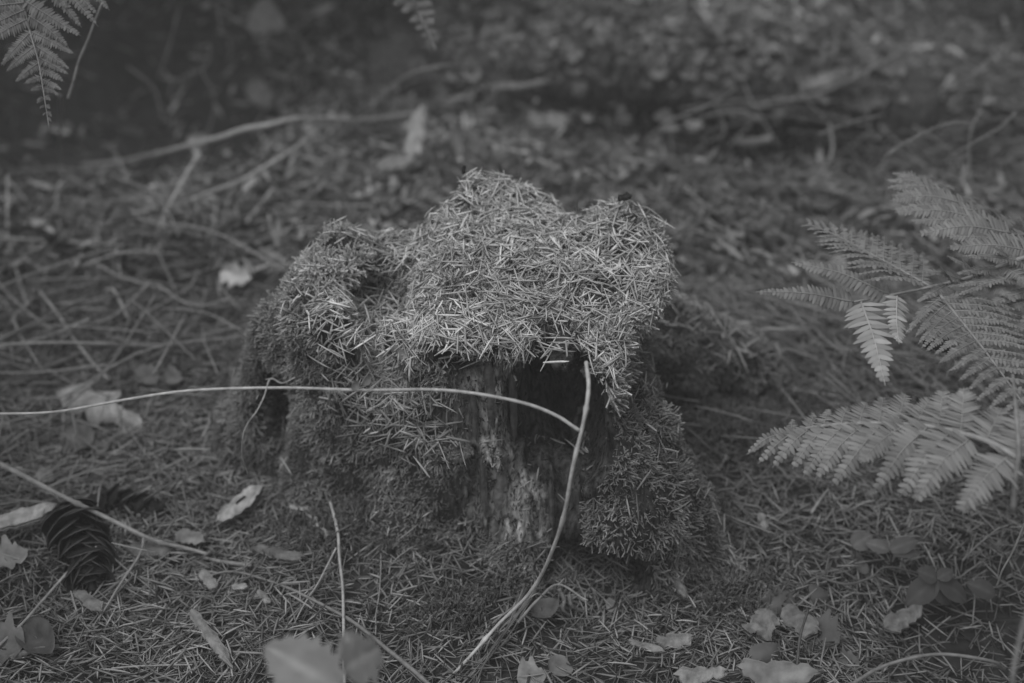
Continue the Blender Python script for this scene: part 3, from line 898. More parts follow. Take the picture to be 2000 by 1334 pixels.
# runner arching over the stump's front, with the long branch to the left edge
stem("bramble_runner", "thin pale runner arching before the stump with a long side branch to the left edge", "runner",
     [D(1146, 706, .735), D(1149, 760, .725), D(1138, 825, .722), D(1118, 920, .728), D(1090, 1040, .745), D(1040, 1148, .785), D(965, 1228, .80), D(885, 1315, .79), D(840, 1365, .785)],
     .00115, .0009, .46, nodes=(.2, .33, .48, .62, .78), bulge=1.7, branches=[
         ([D(1133, 840, .722), D(1085, 812, .722), D(1030, 790, .72), D(950, 772, .72), D(850, 761, .72), D(700, 760, .725), D(550, 757, .735), D(380, 760, .74), D(250, 780, .745), D(100, 803, .75), D(-40, 811, .75)], .00095, .0007)])
for i, (a, b) in enumerate([((690, 763), (698, 745)), ((712, 752), (722, 735))]):
    p0 = D(*a, .722); p1 = D(*b, .72)
    P_, Q_, S_ = leaf_mesh(.007, .004, B=bas(p1 - p0, (0, -1, .4)), origin=p0, shade=.28, shape="oval", nu=6, nv=4)
    c = P_.mean(0)
    link("small_leaf", make_mesh("small_leaf", P_ - c, Q_, S_), M_LEAF, None,
         ["tiny round leaf stuck on the underside of the horizontal runner", "tiny upright oval leaf just above the horizontal runner"][i], "leaf", loc=c)
stem("dead_rootlet", "kinked thread-thin dead rootlet hanging across the horizontal runner left of the stump", "rootlet",
     [D(575, 738, .735), D(550, 748, .73), D(532, 739, .728), D(524, 745, .728), D(515, 775, .728), D(500, 805, .73), D(485, 825, .735), D(474, 850, .74), D(472, 890, .75), D(484, 926, .77)],
     .0005, .0003, .42, wob=.0004, seed=3, branches=[([D(534, 740, .728), D(518, 741, .728)], .0003, .0002), ([D(504, 772, .729), D(500, 780, .729)], .0003, .0002)])
# bundle of dry grass at the foot of the stump
gr = link("grass_tuft", None, None, None, "tuft of long dry grass blades lying from the stump's foot to the bottom edge", "grass", None, loc=G(1000, 1200, 0))
gc = G(1000, 1200, 0)
for i in range(10):
    a = (1035 + rng.uniform(-12, 14), 1160 + rng.uniform(-22, 14)); b = (965 + rng.uniform(-30, 25), 1245 + rng.uniform(-8, 14)); c_ = (890 + rng.uniform(-50, 60), 1345 + rng.uniform(-14, 25))
    hh = rng.uniform(.004, .012)
    P_ = spline([G(*a, hh + .008), G(*b, hh), G(*c_, hh * .6)], 18)
    V, T, Q = tube(P_, np.linspace(.0007, .0003, 18), 5, flat=.45); mb = MB(); mb.add(V, T, Q, rng.uniform(.13, .26))
    link("grass_blade", mb.mesh("grass_blade", gc), M_STEM, gr)
stem("dry_twig", "forked twig with a spiky joint in the dark gap at the stump's foot", "twig",
     [G(1010, 1215, .02), G(1050, 1172, .024), G(1092, 1143, .03), G(1140, 1168, .028), G(1148, 1172, .028)], .0009, .0005, .3, wob=.0006, seed=8,
     branches=[([G(1066, 1165, .025), G(1050, 1160, .03), G(1036, 1167, .03)], .0005, .0003), ([G(1090, 1143, .03), G(1102, 1130, .034)], .0005, .0003)])
for i, (pts, lb) in enumerate([([(1092, 1150), (1102, 1172), (1099, 1190), (1112, 1203)], "knobbly dead rootlet leaning in the dark gap under the right moss bulge"),
                               ([(1112, 1160), (1116, 1182), (1128, 1190), (1145, 1196)], "second knobbly rootlet bending right under the moss bulge")]):
    stem("dead_rootlet", lb, "rootlet", [G(*p, .016 - .004 * k) for k, p in enumerate(pts)], .0014, .0011, .2, wob=.0012, seed=20 + i, n=30)

# lower left stalks
stem("dry_stalk", "thick pale ridged stalk slanting down from the left edge over the pine cone", "stalk",
     [G(-60, 880, .045), G(0, 907, .040), G(80, 948, .034), G(165, 990, .028), G(280, 1046, .018), G(345, 1066, .012), G(405, 1081, .008)], .0019, .0011, .32, nodes=(.48, .74), n=70,
     branches=[([G(281, 1048, .017), G(276, 1075, .018), G(255, 1110, .016), G(220, 1165, .010), G(178, 1226, .006)], .0010, .0006)])
stem("dry_stalk", "thin straight stalk running from the pine cone to the bottom left edge", "stalk", [G(189, 1067, .022), G(120, 1130, .014), G(60, 1200, .012), G(-20, 1275, .010)], .0008, .0009, .38)
stem("dry_stalk", "upright pale forked stalk standing left of the foreground leaves", "stalk",
     [G(640, 962, .012), G(655, 1020, .014), G(662, 1070, .014), G(668, 1150, .012), G(670, 1240, .012), G(672, 1350, .012)], .0010, .0009, .42, nodes=(.27,), n=60,
     branches=[([G(657, 1070, .014), G(628, 1125, .01), G(595, 1180, .007), G(555, 1250, .004)], .0006, .0004)])
stem("spruce_twig", "rough bare spruce twig crossing the needle carpet toward the bottom edge", "twig",
     [G(385, 1135, .005), G(450, 1118, .007), G(530, 1135, .007), G(615, 1175, .008), G(690, 1215, .010), G(760, 1270, .010), G(830, 1330, .009), G(870, 1370, .009)], .0006, .0016, .2, wob=.0006, seed=31, n=90, sides=6)
stem("dry_twig", "slim twig lying level on the needles left of the stump's bare wood", "twig", [G(560, 978, .006), G(680, 1000, .008), G(770, 1006, .009), G(878, 1018, .006)], .0006, .0009, .26, wob=.0005, seed=33)
stem("dry_twig", "short rough twig at the lower end of the thick stalk", "twig", [G(400, 1090, .006), G(440, 1098, .007), G(492, 1104, .006)], .0011, .0015, .24, wob=.0006, seed=34, n=30)
stem("dry_twig", "short thick mossy twig lying near the bottom left corner", "twig", [G(20, 1285, .008), G(60, 1272, .009), G(115, 1262, .007)], .0022, .0015, .2, wob=.0008, seed=35, n=30)
stem("dry_stalk", "short level straw lying at the bottom edge right of the left corner", "stalk", [G(218, 1305, .006), G(300, 1300, .007), G(375, 1298, .006)], .0006, .0005, .36)
stem("dry_twig", "thin dark twig slanting from beneath the pine cone to the right", "twig", [G(205, 1075, .01), G(250, 1115, .008), G(300, 1155, .006), G(330, 1190, .005)], .0006, .0005, .24)
stem("dry_twig", "slender straw rising to the right above the thick stalk", "twig", [G(90, 953, .012), G(160, 925, .014), G(235, 908, .01)], .0009, .0006, .34)
stem("dry_twig", "straight thin twig slanting down the moss in front of the stump's left side", "twig", [G(690, 960, .012), G(735, 978, .010), G(762, 995, .008)], .0006, .0005, .3)
stem("dry_twig", "fine upright twig on the needles right of the forked stalk", "twig", [G(745, 1080, .006), G(742, 1130, .010), G(735, 1200, .008), G(732, 1240, .005)], .0005, .0004, .28)
# right
stem("dry_stalk", "thin pale stem slanting down the right edge below the lower fern", "stalk", [D(2010, 1000, .78), D(1985, 1060, .79), D(1960, 1110, .80), D(1945, 1145, .81)], .0006, .0005, .38)
stem("dry_stalk", "blurred upright stem crossing the bottom right corner", "stalk", [D(2015, 1170, .60), D(1988, 1260, .60), D(1975, 1350, .60)], .0013, .0011, .2)
stem("dry_stalk", "blurred arching stem along the bottom right edge", "stalk", [G(1650, 1345, .03), G(1730, 1300, .05), G(1830, 1278, .06), G(1930, 1290, .06), G(1960, 1305, .05)], .0011, .0009, .18)
stem("dry_twig", "dark thin twig standing before the fallen leaves at the bottom right", "twig", [G(1578, 1190, .030), G(1562, 1250, .02), G(1556, 1300, .012), G(1554, 1350, .006)], .0007, .0010, .07, wob=.0006, seed=41, n=30)
stem("dry_twig", "long dark twig curving under the small leaves at lower right", "twig", [G(1580, 1120, .006), G(1650, 1140, .01), G(1700, 1130, .014), G(1735, 1108, .014), G(1800, 1122, .01), G(1840, 1128, .006)], .0009, .0006, .14, wob=.0008, seed=42)
stem("dry_twig", "speckled thin twig leaning beside the trefoil plant", "twig", [G(1880, 1095, .01), G(1915, 1060, .02), G(1945, 1035, .03), G(1968, 1026, .03)], .0007, .0004, .28, wob=.0004, seed=43)
stem("dry_twig", "pale twig standing below the tip of the lower fern", "twig", [G(1585, 1002, .006), G(1602, 975, .012), G(1618, 955, .02)], .0010, .0006, .34)
stem("dry_stalk", "short pale stalk standing in the dark corner right of the trefoil plant", "stalk", [G(1902, 1130, .03), G(1903, 1170, .02), G(1900, 1220, .008)], .0005, .0005, .3)
stem("dry_stalk", "pale short stalk leaning against the dark bottom right corner", "stalk", [G(1948, 1130, .02), G(1952, 1105, .03), G(1958, 1085, .036)], .0004, .0004, .3)

# background sticks on the left
BG = "blurred dead sticks behind the stump at the left"
stem("dead_branch", "longest blurred branch, curving right along the dark hollow at upper left", "branch", [G(160, 322, .02), G(240, 316, .03), G(330, 296, .045), G(420, 270, .06), G(520, 244, .07), G(600, 232, .07), G(700, 236, .05), G(830, 222, .04)], 0.00216, 0.00252, 0.314, wob=.001, seed=51)
stem("dead_branch", "blurred stick slanting steeply down from the long branch", "branch", [G(398, 285, .06), G(345, 375, .035), G(318, 430, .02), G(288, 488, .008)], 0.00187, 0.00245, 0.361)
stem("dead_branch", "blurred stick rising right from the crossing point of the background sticks", "branch", [G(150, 430, .01), G(320, 408, .02), G(400, 380, .03), G(470, 352, .04), G(540, 312, .05), G(612, 264, .055)], 0.00144, 0.00245, 0.294)
stem("dead_branch", "short blurred stick lying just left of the stump's far side", "branch", [G(400, 526, .006), G(440, 490, .012), G(485, 430, .02), G(532, 368, .03)], 0.00158, 0.00187, 0.294)
stem("dead_branch", "straight stick lying toward the curled dead leaf at the left", "branch", [G(78, 568, .015), G(120, 625, .015), G(165, 690, .012), G(212, 742, .010)], 0.00115, 0.00137, 0.314)
stem("dead_branch", "thin blurred stick above the left sticks pointing down right", "branch", [G(225, 368, .02), G(255, 405, .014), G(275, 430, .01)], 0.00115, 0.00101, 0.257)
stem("dead_branch", "thin level stick at the far left amid litter", "branch", [G(40, 458, .01), G(110, 452, .014), G(190, 450, .012), G(230, 470, .01)], 0.00101, 0.00101, 0.257)
stem("dead_branch", "thin vertical blurred stick below the level stick at left", "branch", [G(165, 415, .02), G(180, 460, .016), G(192, 520, .012), G(195, 560, .008)], 0.00094, 0.00079, 0.257)
stem("dry_stalk", "pale stalk hanging from the top left beside the dark frond", "stalk", [D(200, 5, .90), D(178, 60, .91), D(155, 120, .92), D(132, 192, .93)], 0.00065, 0.00094, 0.257)
stem("dry_stalk", "vertical blurred stalk standing under the dark frond at left", "stalk", [G(117, 185, .16), G(118, 240, .10), G(114, 300, .05), G(112, 352, .01)], 0.00115, 0.00130, 0.190)
for i, (pts, lb) in enumerate([
    ([(410, 90), (400, 130), (340, 160), (330, 190)], "faint forked twig in the dark hollow"),
    ([(410, 110), (395, 145), (420, 190), (405, 270)], "faint crooked twig standing in the dark hollow"),
    ([(350, 10), (330, 90), (310, 150)], "faint thin twig above the dark hollow"),
    ([(250, 130), (300, 170), (320, 230), (360, 245)], "faint bent twig left of centre of the dark hollow"),
    ([(430, 20), (490, 60), (530, 120)], "faint twig slanting near the pale blurred leaf"),
    ([(425, 0), (432, 60), (440, 70)], "faint hanging stem at the top edge of the hollow")]):
    stem("dry_twig", lb, "twig", [G(p[0], p[1] + 120, .10) * 0 + D(p[0], p[1], 1.40) for p in pts], 0.00101, 0.00072, 0.152, seed=60 + i, wob=.001, n=30)
# arching background stems at the centre and right
stem("bramble_runner", "blurred stem arching from behind the stump up to the small fern tip", "stem", [G(700, 245, .02), G(745, 190, .06), G(800, 145, .09), G(870, 128, .10), G(915, 130, .08)], 0.00173, 0.00144, 0.199)
stem("bramble_runner", "blurred long pale stem bowed across the top behind the fern tip", "stem", [G(900, 110, .03), G(965, 82, .06), G(1040, 72, .07), G(1140, 72, .06), G(1250, 84, .03)], 0.00259, 0.00216, 0.209)
stem("bramble_runner", "blurred upright short stem above the litter right of the fern tip", "stem", [G(905, 95, .06), G(898, 130, .04), G(900, 172, .01)], 0.00216, 0.00173, 0.190)
stem("bramble_runner", "curved blurred stem right of the stump's hump rising to the right", "stem", [G(1245, 300, .02), G(1275, 262, .05), G(1320, 232, .07), G(1385, 205, .09), G(1438, 172, .11)], 0.00158, 0.00115, 0.190)
stem("bramble_runner", "thin blurred stem dropping beside the small fern tip", "stem", [G(1180, 0, .05), G(1230, 25, .06), G(1300, 20, .05)], 0.00216, 0.00216, 0.162)
for i, (pts, lb) in enumerate([
    ([(1730, 305), (1790, 268), (1850, 243), (1905, 240)], "dry grass blade bowed left of the crossing blades"),
    ([(1985, 220), (1945, 255), (1890, 285), (1850, 310)], "dry grass blade slanting down left above the large fern"),
    ([(1915, 215), (1895, 262), (1895, 330), (1905, 370), (1935, 410)], "tall dry grass blade dropping behind the large fern"),
    ([(1600, 262), (1660, 240), (1720, 225)], "faint dry grass blade left of the others"),
    ([(1890, 155), (1930, 120), (1990, 70)], "dry grass blade rising to the top right corner"),
    ([(1760, 330), (1830, 290), (1900, 290)], "low dry grass blade just above the large fern")]):
    stem("dry_grass", lb, "grass", [D(p[0], p[1], 1.05 + .05 * i) for p in pts], 0.00115, 0.00058, 0.190, seed=80 + i, sides=5)

# ------------------------------------------------------------------ wood chips and bark
def chip(p0, p1, W, th, label, name="wood_chip", cat="wood chip", shade=.4, seed=0, ragged=.25, hole=False, nrm=(0, -.2, 1), mat=None, nu=14, nv=5, group=None, curl=.1, parent=None):
    r = np.random.default_rng(seed + 300)
    if parent is None: p0 = p0 + [0, 0, .002]; p1 = p1 + [0, 0, .002]
    L = np.linalg.norm(p1 - p0); B = bas(p1 - p0, nrm)
    u = np.linspace(0, 1, nu + 1); v = np.linspace(-1, 1, nv + 1); U, Vv = np.meshgrid(u, v, indexing='ij')
    wl = .75 + ragged * vnoise(u * 4 + seed, 3.3, 0, 1) + .1 * r.normal(size=nu + 1); wr = .75 + ragged * vnoise(u * 4 + seed, 9.3, 0, 2) + .1 * r.normal(size=nu + 1)
    endt = np.clip(np.minimum(u / .10, (1 - u) / .16), .15, 1)
    wv = np.where(Vv < 0, wl[:, None], wr[:, None]) * endt[:, None]
    x = U * L + .05 * L * r.normal(size=(1, nv + 1)) * (np.abs(U - .5) > .45); y = Vv * wv * W / 2
    nzv = vnoise(U * 9 + seed, Vv * 3, seed * 2.1, 6)
    top = th * (.9 - .35 * Vv ** 2) * (1 + .35 * nzv) + curl * L * (U - .5) ** 2 - .0 ; bot = top - th * (1.2 + .3 * nzv)
    ev = (np.abs(Vv) > .99) | (U < .001) | (U > .999)
    top = np.where(ev, (top + bot) / 2 + th * .2, top); bot = np.where(ev, top - th * .35, bot)
    Pt = np.stack([x, y, top], -1).reshape(-1, 3); Pb = np.stack([x, y, bot], -1).reshape(-1, 3)
    n_ = (nu + 1) * (nv + 1); ii = np.arange(n_).reshape(nu + 1, nv + 1)
    q = np.stack([ii[:-1, :-1], ii[1:, :-1], ii[1:, 1:], ii[:-1, 1:]], -1)
    if hole: msk = np.ones((nu, nv), bool); msk[nu // 2 - 1:nu // 2 + 2, nv // 2] = False; qt = q[msk]
    else: qt = q.reshape(-1, 4)
    qb = q.reshape(-1, 4)[:, ::-1] + n_
    bd = np.concatenate([ii[:, 0], ii[-1, 1:], ii[::-1, -1][1:], ii[0, ::-1][1:]])
    rim = np.stack([bd[:-1], bd[1:], bd[1:] + n_, bd[:-1] + n_], 1)
    P_ = np.vstack([Pt, Pb]) @ B.T + p0
    s_ = np.concatenate([(shade * (1 + .25 * nzv)).ravel(), np.full(n_, shade * .6)])
    c = P_.mean(0)
    if parent is not None:
        return link(name, make_mesh(name, P_ - so, np.vstack([qt, qb, rim]), s_), mat or M_CHIP, parent)
    return link(name, make_mesh(name, P_ - c, np.vstack([qt, qb, rim]), s_), mat or M_CHIP, None, label, cat, group, loc=c)

chip(G(-40, 1040, .015), G(112, 998, .015), .013, .007, "long pale piece of wood at the left edge beside the pine cone", shade=.68, seed=1, ragged=.12)
chip(G(425, 1022, .009), G(512, 952, .014), .0135, .002, "pale flat wood chip with a small dark hole left of the stump", shade=.52, seed=2, hole=True, ragged=.2, curl=-.05)
chip(G(596, 994, .006), G(645, 1060, .005), .0065, .0025, "narrow crumbly pale chip beside the forked stalk", shade=.42, seed=3)
chip(G(565, 995, .008), G(602, 1000, .008), .004, .001, "small flat papery flake touching the narrow chip", shade=.4, seed=4)
chip(G(395, 1122, .005), G(422, 1158, .006), .0085, .003, "small square wood chip below the thick stalk's end", shade=.36, seed=5)
chip(G(372, 1198, .006), G(452, 1305, .006), .008, .004, "long dark-sided splinter with a broken pale end near the bottom left", shade=.34, seed=6, ragged=.35)
chip(G(335, 1075, .005), G(250, 1080, .006), .014, .004, "bark chip lying just right of the pine cone", "bark_chip", "bark", shade=.24, seed=7)
chip(G(500, 1078, .006), G(600, 1098, .006), .009, .004, "dark curved bark piece left of the forked stalk", "bark_chip", "bark", shade=.2, seed=8)
chip(G(345, 1048, .008), G(400, 1062, .009), .013, .001, "torn pale leaf scrap beneath the thick stalk", "leaf_scrap", "leaf", shade=.36, seed=9, ragged=.5, mat=M_DEAD)
chip(G(1300, 1095, .010), G(1338, 1175, .006), .010, .004, "split brown wood chip standing in the needles right of the stump", shade=.27, seed=10)
chip(G(1225, 1258, .006), G(1296, 1278, .005), .005, .003, "thin knobbly stick chip lying near the bottom centre", shade=.3, seed=11)
chip(G(1280, 1262, .006), G(1352, 1250, .006), .012, .003, "broad pale chip behind the knobbly stick chip", shade=.33, seed=12)
chip(G(1725, 1235, .006), G(1800, 1190, .010), .014, .004, "ridged pale bark piece in the bottom right litter", "bark_chip", "bark", shade=.32, seed=13, ragged=.4)
chip(G(1470, 1250, .006), G(1500, 1205, .010), .022, .008, "crumbly pale lump of rotten wood under the fallen leaves at lower right", "rotten_wood", "wood", shade=.27, seed=14, ragged=.4)
chip(G(1530, 1200, .006), G(1600, 1245, .008), .020, .008, "crumbly rotten wood lump between the two leaves at lower right", "rotten_wood", "wood", shade=.27, seed=15, ragged=.4)
chip(G(1440, 1310, .006), G(1600, 1322, .008), .022, .004, "torn pale leaf along the bottom edge right of centre", "leaf_scrap", "leaf", shade=.34, seed=16, ragged=.5, mat=M_DEAD)
chip(G(1320, 1325, .006), G(1420, 1320, .008), .016, .004, "pale flat chip cut by the bottom edge", shade=.36, seed=17, ragged=.4)
chip(G(1485, 1008, .01), G(1495, 1040, .008), .007, .002, "small pale square flake below the lower fern's tip", shade=.34, seed=18)
chip(G(1480, 1140, .006), G(1500, 1158, .006), .006, .002, "small pale nut-like husk right of the stump on the needles", shade=.3, seed=19)
chip(G(455, 1152, .004), G(485, 1150, .006), .0055, .002, "smooth pale oval seed husk on the needles at lower left", "seed_husk", "seed", shade=.42, seed=20, ragged=.02)
chip(G(505, 1160, .004), G(530, 1185, .004), .006, .002, "small broken husk on the needles left of the forked stalk", "seed_husk", "seed", shade=.3, seed=21)
chip(G(150, 1160, .006), G(200, 1200, .008), .010, .002, "bark flake below the pine cone's tip", "bark_chip", "bark", shade=.27, seed=22)
chip(G(800, 315, .03), G(826, 214, .07), .020, .006, "upright pale blurred bark slab leaning behind the stump", "bark_chip", "bark", shade=.48, seed=23, nrm=(-.1, -.7, .9), ragged=.1)
chip(G(745, 330, .02), G(812, 318, .03), .030, .006, "grey blurred bark piece at the foot of the pale slab", "bark_chip", "bark", shade=.3, seed=24)
chip(G(780, 348, .008), G(838, 350, .010), .010, .004, "thin pale blurred sliver lying before the grey bark piece", shade=.48, seed=25)
chip(G(1520, 170, .03), G(1640, 165, .035), .026, .010, "long pale blurred wood piece in the litter at upper right", shade=.27, seed=26, ragged=.3)
chip(G(1490, 122, .03), G(1590, 120, .03), .016, .006, "narrow pale blurred piece above the long pale wood piece", shade=.3, seed=27)
chip(G(1440, 285, .03), G(1510, 282, .035), .016, .006, "blurred pale flake above the dark gap at upper right", shade=.36, seed=28)
chip(G(1590, 455, .01), G(1655, 545, .012), .016, .006, "blurred upright chip standing left of the large fern", shade=.30, seed=29)
chip(G(1500, 515, .01), G(1560, 545, .012), .012, .006, "blurred bright chip lying behind the fern's left tips", shade=.5, seed=30)
chip(G(958, 178, .05), G(1070, 168, .05), .007, .004, "pale blurred sliver resting on the fallen log", shade=.27, seed=31)
chip(G(1030, 240, .012), G(1110, 248, .012), .03, .01, "blurred pale crumbly piece in front of the fallen log", shade=.3, seed=32)
# charred scrap caught in the fern, burnt edge
cs = link("charred_scrap", None, None, None, "small jagged charred black scrap caught in the large fern", "char", None, loc=D(1835, 660, .86))
for q in range(9):
    a_ = 1812 + q * 5 + rng.uniform(-3, 3); t_ = 632 + abs(q - 3) * 6 + rng.uniform(-5, 8)
    p0 = D(a_, 686 + rng.uniform(-6, 4), .86 + rng.uniform(-.004, .004)); p1 = D(a_ + rng.uniform(-9, 9), t_, .86 + rng.uniform(-.004, .004))
    mb = MB(); V, T, Q = tube(spline([p0, (p0 + p1) / 2 + rng.normal(0, .0008, 3), p1], 6), np.array([.0008, .0016, .0018, .0015, .0010, .0003]), 5); mb.add(V - D(1835, 660, .86), T, Q, rng.uniform(.02, .06))
    link("char_sliver", mb.mesh("char_sliver"), M_CHIP, cs)
def on_surf(px, py):
    d = ray(px, py); t = np.arange(.62, 1.1, .0012); P_ = np.array([0, 0, CAM_H]) + d[None] * t[:, None]
    s_ = stump_sdf(P_[:, 0], P_[:, 1], P_[:, 2]); k = np.argmax(s_ < 0)
    return P_[k] if s_[k] < 0 else P_[np.argmin(s_)]
chip(on_surf(1205, 418) + [0, 0, .008], on_surf(1232, 416) + [0, 0, .010], .006, .004, "tiny black charred flake on the stump's right hump", "charred_flake", "char", shade=.03, seed=34, nrm=(0, -1, .4))
chip(on_surf(905, 356) + [0, 0, .004], on_surf(908, 352) + [0, 0, .008], .003, .002, "tiny black charred flake on the very peak of the stump", "charred_flake", "char", shade=.03, seed=35, nrm=(0, -1, .4))
# splinters and bark on the stump itself (parts)
def on_stump(px, py, depth0=.62):
    d = ray(px, py); t = np.arange(depth0, 1.1, .0012)
    P_ = np.array([0, 0, CAM_H]) + d[None] * t[:, None]
    s_ = stump_sdf(P_[:, 0], P_[:, 1], P_[:, 2]); k = np.argmax(s_ < 0)
    return P_[k] if s_[k] < 0 else P_[-1]
for i, (a, b, W, sh_) in enumerate([((1138, 790), (1120, 850), .006, .12), ((765, 672), (822, 722), .009, .22), ((955, 700), (960, 830), .008, .16), ((978, 870), (975, 1000), .010, .20), ((940, 880), (948, 1010), .005, .14),
                                   ((1000, 720), (1005, 860), .005, .11), ((900, 700), (905, 790), .006, .10), ((710, 535), (735, 548), .006, .2), ((1075, 930), (1080, 1030), .005, .10), ((965, 1010), (972, 1058), .009, .17), ((925, 760), (930, 860), .006, .15)]):
    p0, p1 = on_stump(*a), on_stump(*b)
    tc = np.array([0, -1, .35]); chip(p0 + tc * .0012, p1 + tc * .0012, W, .0022, None, "bark_splinter", None, shade=sh_, seed=50 + i, nrm=(0, -1, .4), parent=STUMP, nu=10, nv=4)

# ------------------------------------------------------------------ leaves
ground_leaf((100, 752), (262, 820), .024, "large pale curled dead leaf lying at the left under the runner", h=.019, shade=.62, seed=1, curl=-.25, fold=-.3, ragged=.18, shape="lobed", nu=20, nv=8, nrm=(.2, -.7, .8))
ground_leaf((130, 845), (192, 868), .020, "round blurred dead leaf below the curled one", h=.010, shade=.27, seed=2, curl=.3, ragged=.08, nrm=(0, -.6, .8), shape="round")
ground_leaf((178, 885), (215, 872), .012, "small crumpled scrap right of the round leaf", h=.008, shade=.3, seed=3, curl=.4, ragged=.2)
ground_leaf((432, 532), (495, 545), .018, "bright pale blurred leaf on the ground behind the left stick", h=.019, shade=.72, seed=4, curl=.2, ragged=.1, nrm=(.1, -.8, .6), shape="lobed")
ground_leaf((-30, 1100), (55, 1080), .022, "pale ragged leaf at the left edge under the pale wood", h=.010, shade=.45, seed=5, curl=.2, ragged=.25, shape="lobed")
ground_leaf((50, 1225), (110, 1290), .020, "dark folded leaf at the lower left", h=.010, shade=.15, seed=6, curl=.3, fold=.5)
ground_leaf((-30, 1260), (50, 1262), .030, "grey leaf at the bottom left corner", h=.012, shade=.25, seed=7, curl=.2, shape="lobed")
ground_leaf((75, 925), (108, 945), .010, "small pale oval leaf under the thick stalk's upper part", h=.010, shade=.4, seed=8)
ground_leaf((355, 735), (322, 748), .018, "blurred crumpled leaf behind the curled leaf", h=.012, shade=.3, seed=9, ragged=.2)
ground_leaf((270, 720), (310, 760), .016, "blurred dark-edged leaf beside the crumpled one", h=.015, shade=.26, seed=10, ragged=.2)
ground_leaf((1075, 1210), (1050, 1175), .018, "dark smooth leaf half hidden at the stump's foot", h=.010, shade=.17, seed=11)
ground_leaf((1112, 1300), (1070, 1315), .014, "pale round leaf at the bottom centre right of the grass tuft", h=.008, shade=.3, seed=12, shape="round")
ground_leaf((1010, 1330), (1068, 1325), .020, "pale crumpled leaf cut by the bottom edge near the centre", h=.008, shade=.36, seed=13, ragged=.2)
ground_leaf((1185, 1190), (1208, 1180), .010, "small pale leaf at the mouth of the dark gap", h=.008, shade=.35, seed=14)
ground_leaf((1690, 1130), (1668, 1085), .008, "thin curled dead leaf below the small leaves at lower right", h=.008, shade=.2, seed=15, curl=.6)
ground_leaf((1636, 1302), (1672, 1290), .014, "brown leaf scrap right of the torn pale leaf", h=.008, shade=.22, seed=16, ragged=.3)
# pale blurred leaves in the background
ground_leaf((490, 25), (562, 55), .045, "pale triangular blurred leaf over the dark hollow at top", h=.06, shade=.30, seed=17, nrm=(0, -.8, .6), curl=.1, shape="point")
ground_leaf((490, 160), (530, 215), .026, "blurred leaf at the right side of the dark hollow", h=.03, shade=.24, seed=18, nrm=(0, -.8, .6))
ground_leaf((560, 150), (545, 205), .022, "blurred leaf pair partner right of the hollow", h=.03, shade=.24, seed=19, nrm=(0, -.8, .6))
ground_leaf((550, 450), (585, 400), .018, "blurred upright leaf just above the stump's left shoulder", h=.012, shade=.38, seed=20, nrm=(0, -.9, .5))
ground_leaf((395, 280), (430, 310), .022, "blurred pale tuft-like leaf at the crossing of the long branch", h=.05, shade=.33, seed=21, nrm=(0, -.9, .5))
ground_leaf((665, 435), (700, 425), .014, "small blurred pale leaf behind the moss horn", h=.010, shade=.4, seed=22, nrm=(0, -.6, .8))
# scattered blurred litter leaves and chips
def place(px, py):
    if py < 250: v = "far back"
    elif py < 340: v = "mid back"
    else: v = "close behind"
    if px < 720: h = "left of the pale bark slab"
    elif px < 900: h = "near the pale bark slab"
    elif px < 1100: h = "behind the stump's peak"
    elif px < 1300: h = "behind the stump's right hump"
    elif px < 1500: h = "right of the stump's hump"
    else: h = "toward the large fern"
    return v, h
def leaf_label(px, py, sh, L):
    v, h = place(px, py)
    a = "pale" if sh > .33 else ("dark" if sh < .19 else "grey"); b = "large" if L > .020 else ("tiny" if L < .014 else "small")
    return "%s %s blurred dead leaf in the litter, %s, %s" % (b, a, v, h)
k = 0
for i in range(95):
    px, py = rng.uniform(560, 1700), rng.uniform(190, 470)
    if px > 1380: py = rng.uniform(200, 520)
    if 860 < px < 1320 and py > 380: continue
    s_ = rng.uniform(.010, .026); a = rng.uniform(0, 6.28)
    p = G(px, py, rng.uniform(.004, .02)); L = s_
    B = bas((math.cos(a), math.sin(a), rng.normal(0, .25)), (rng.normal(0, .4), rng.normal(-.3, .4), 1))
    P_, Q_, S_ = leaf_mesh(L, L * rng.uniform(.25, .7), B=B, seed=i, shade=float(np.clip(rng.normal(.23, .08), .08, .42)), curl=rng.uniform(-.3, .6), ragged=.15, nu=7, nv=4, shape=random.choice(["oval", "lobed", "round"]))
    link("dead_leaf", make_mesh("dead_leaf", P_, Q_, S_), M_DEAD, None, leaf_label(px, py, S_.mean(), L), "leaf", "dead leaves in the litter behind the stump", loc=p)
for i in range(75):
    px, py = rng.uniform(0, 600), rng.uniform(330, 720)
    if px > 470 and py > 420: continue
    a = rng.uniform(0, 6.28); L = rng.uniform(.05, .15); p = G(px, py, rng.uniform(.012, .034)); d = np.array([math.cos(a), math.sin(a), rng.normal(0, .12)]) * L / 2
    P_ = spline([-d, rng.normal(0, .008, 3), d], 8); V, T, Q = tube(P_, rng.uniform(.0005, .0011), 5); mb = MB(); mb.add(V, T, Q, rng.uniform(.18, .36))
    link("dry_twig", mb.mesh("dry_twig"), M_STEM, None, ("short" if L < .09 else "long") + " twig " + ("at the far left" if px < 150 else "left of the pale bright leaf" if px < 430 else "right of the pale bright leaf") + (", among the crossing sticks" if py < 480 else ", in front of the crossing sticks" if py < 600 else ", just behind the curled leaf"), "twig", "small twigs strewn at the left", loc=p)
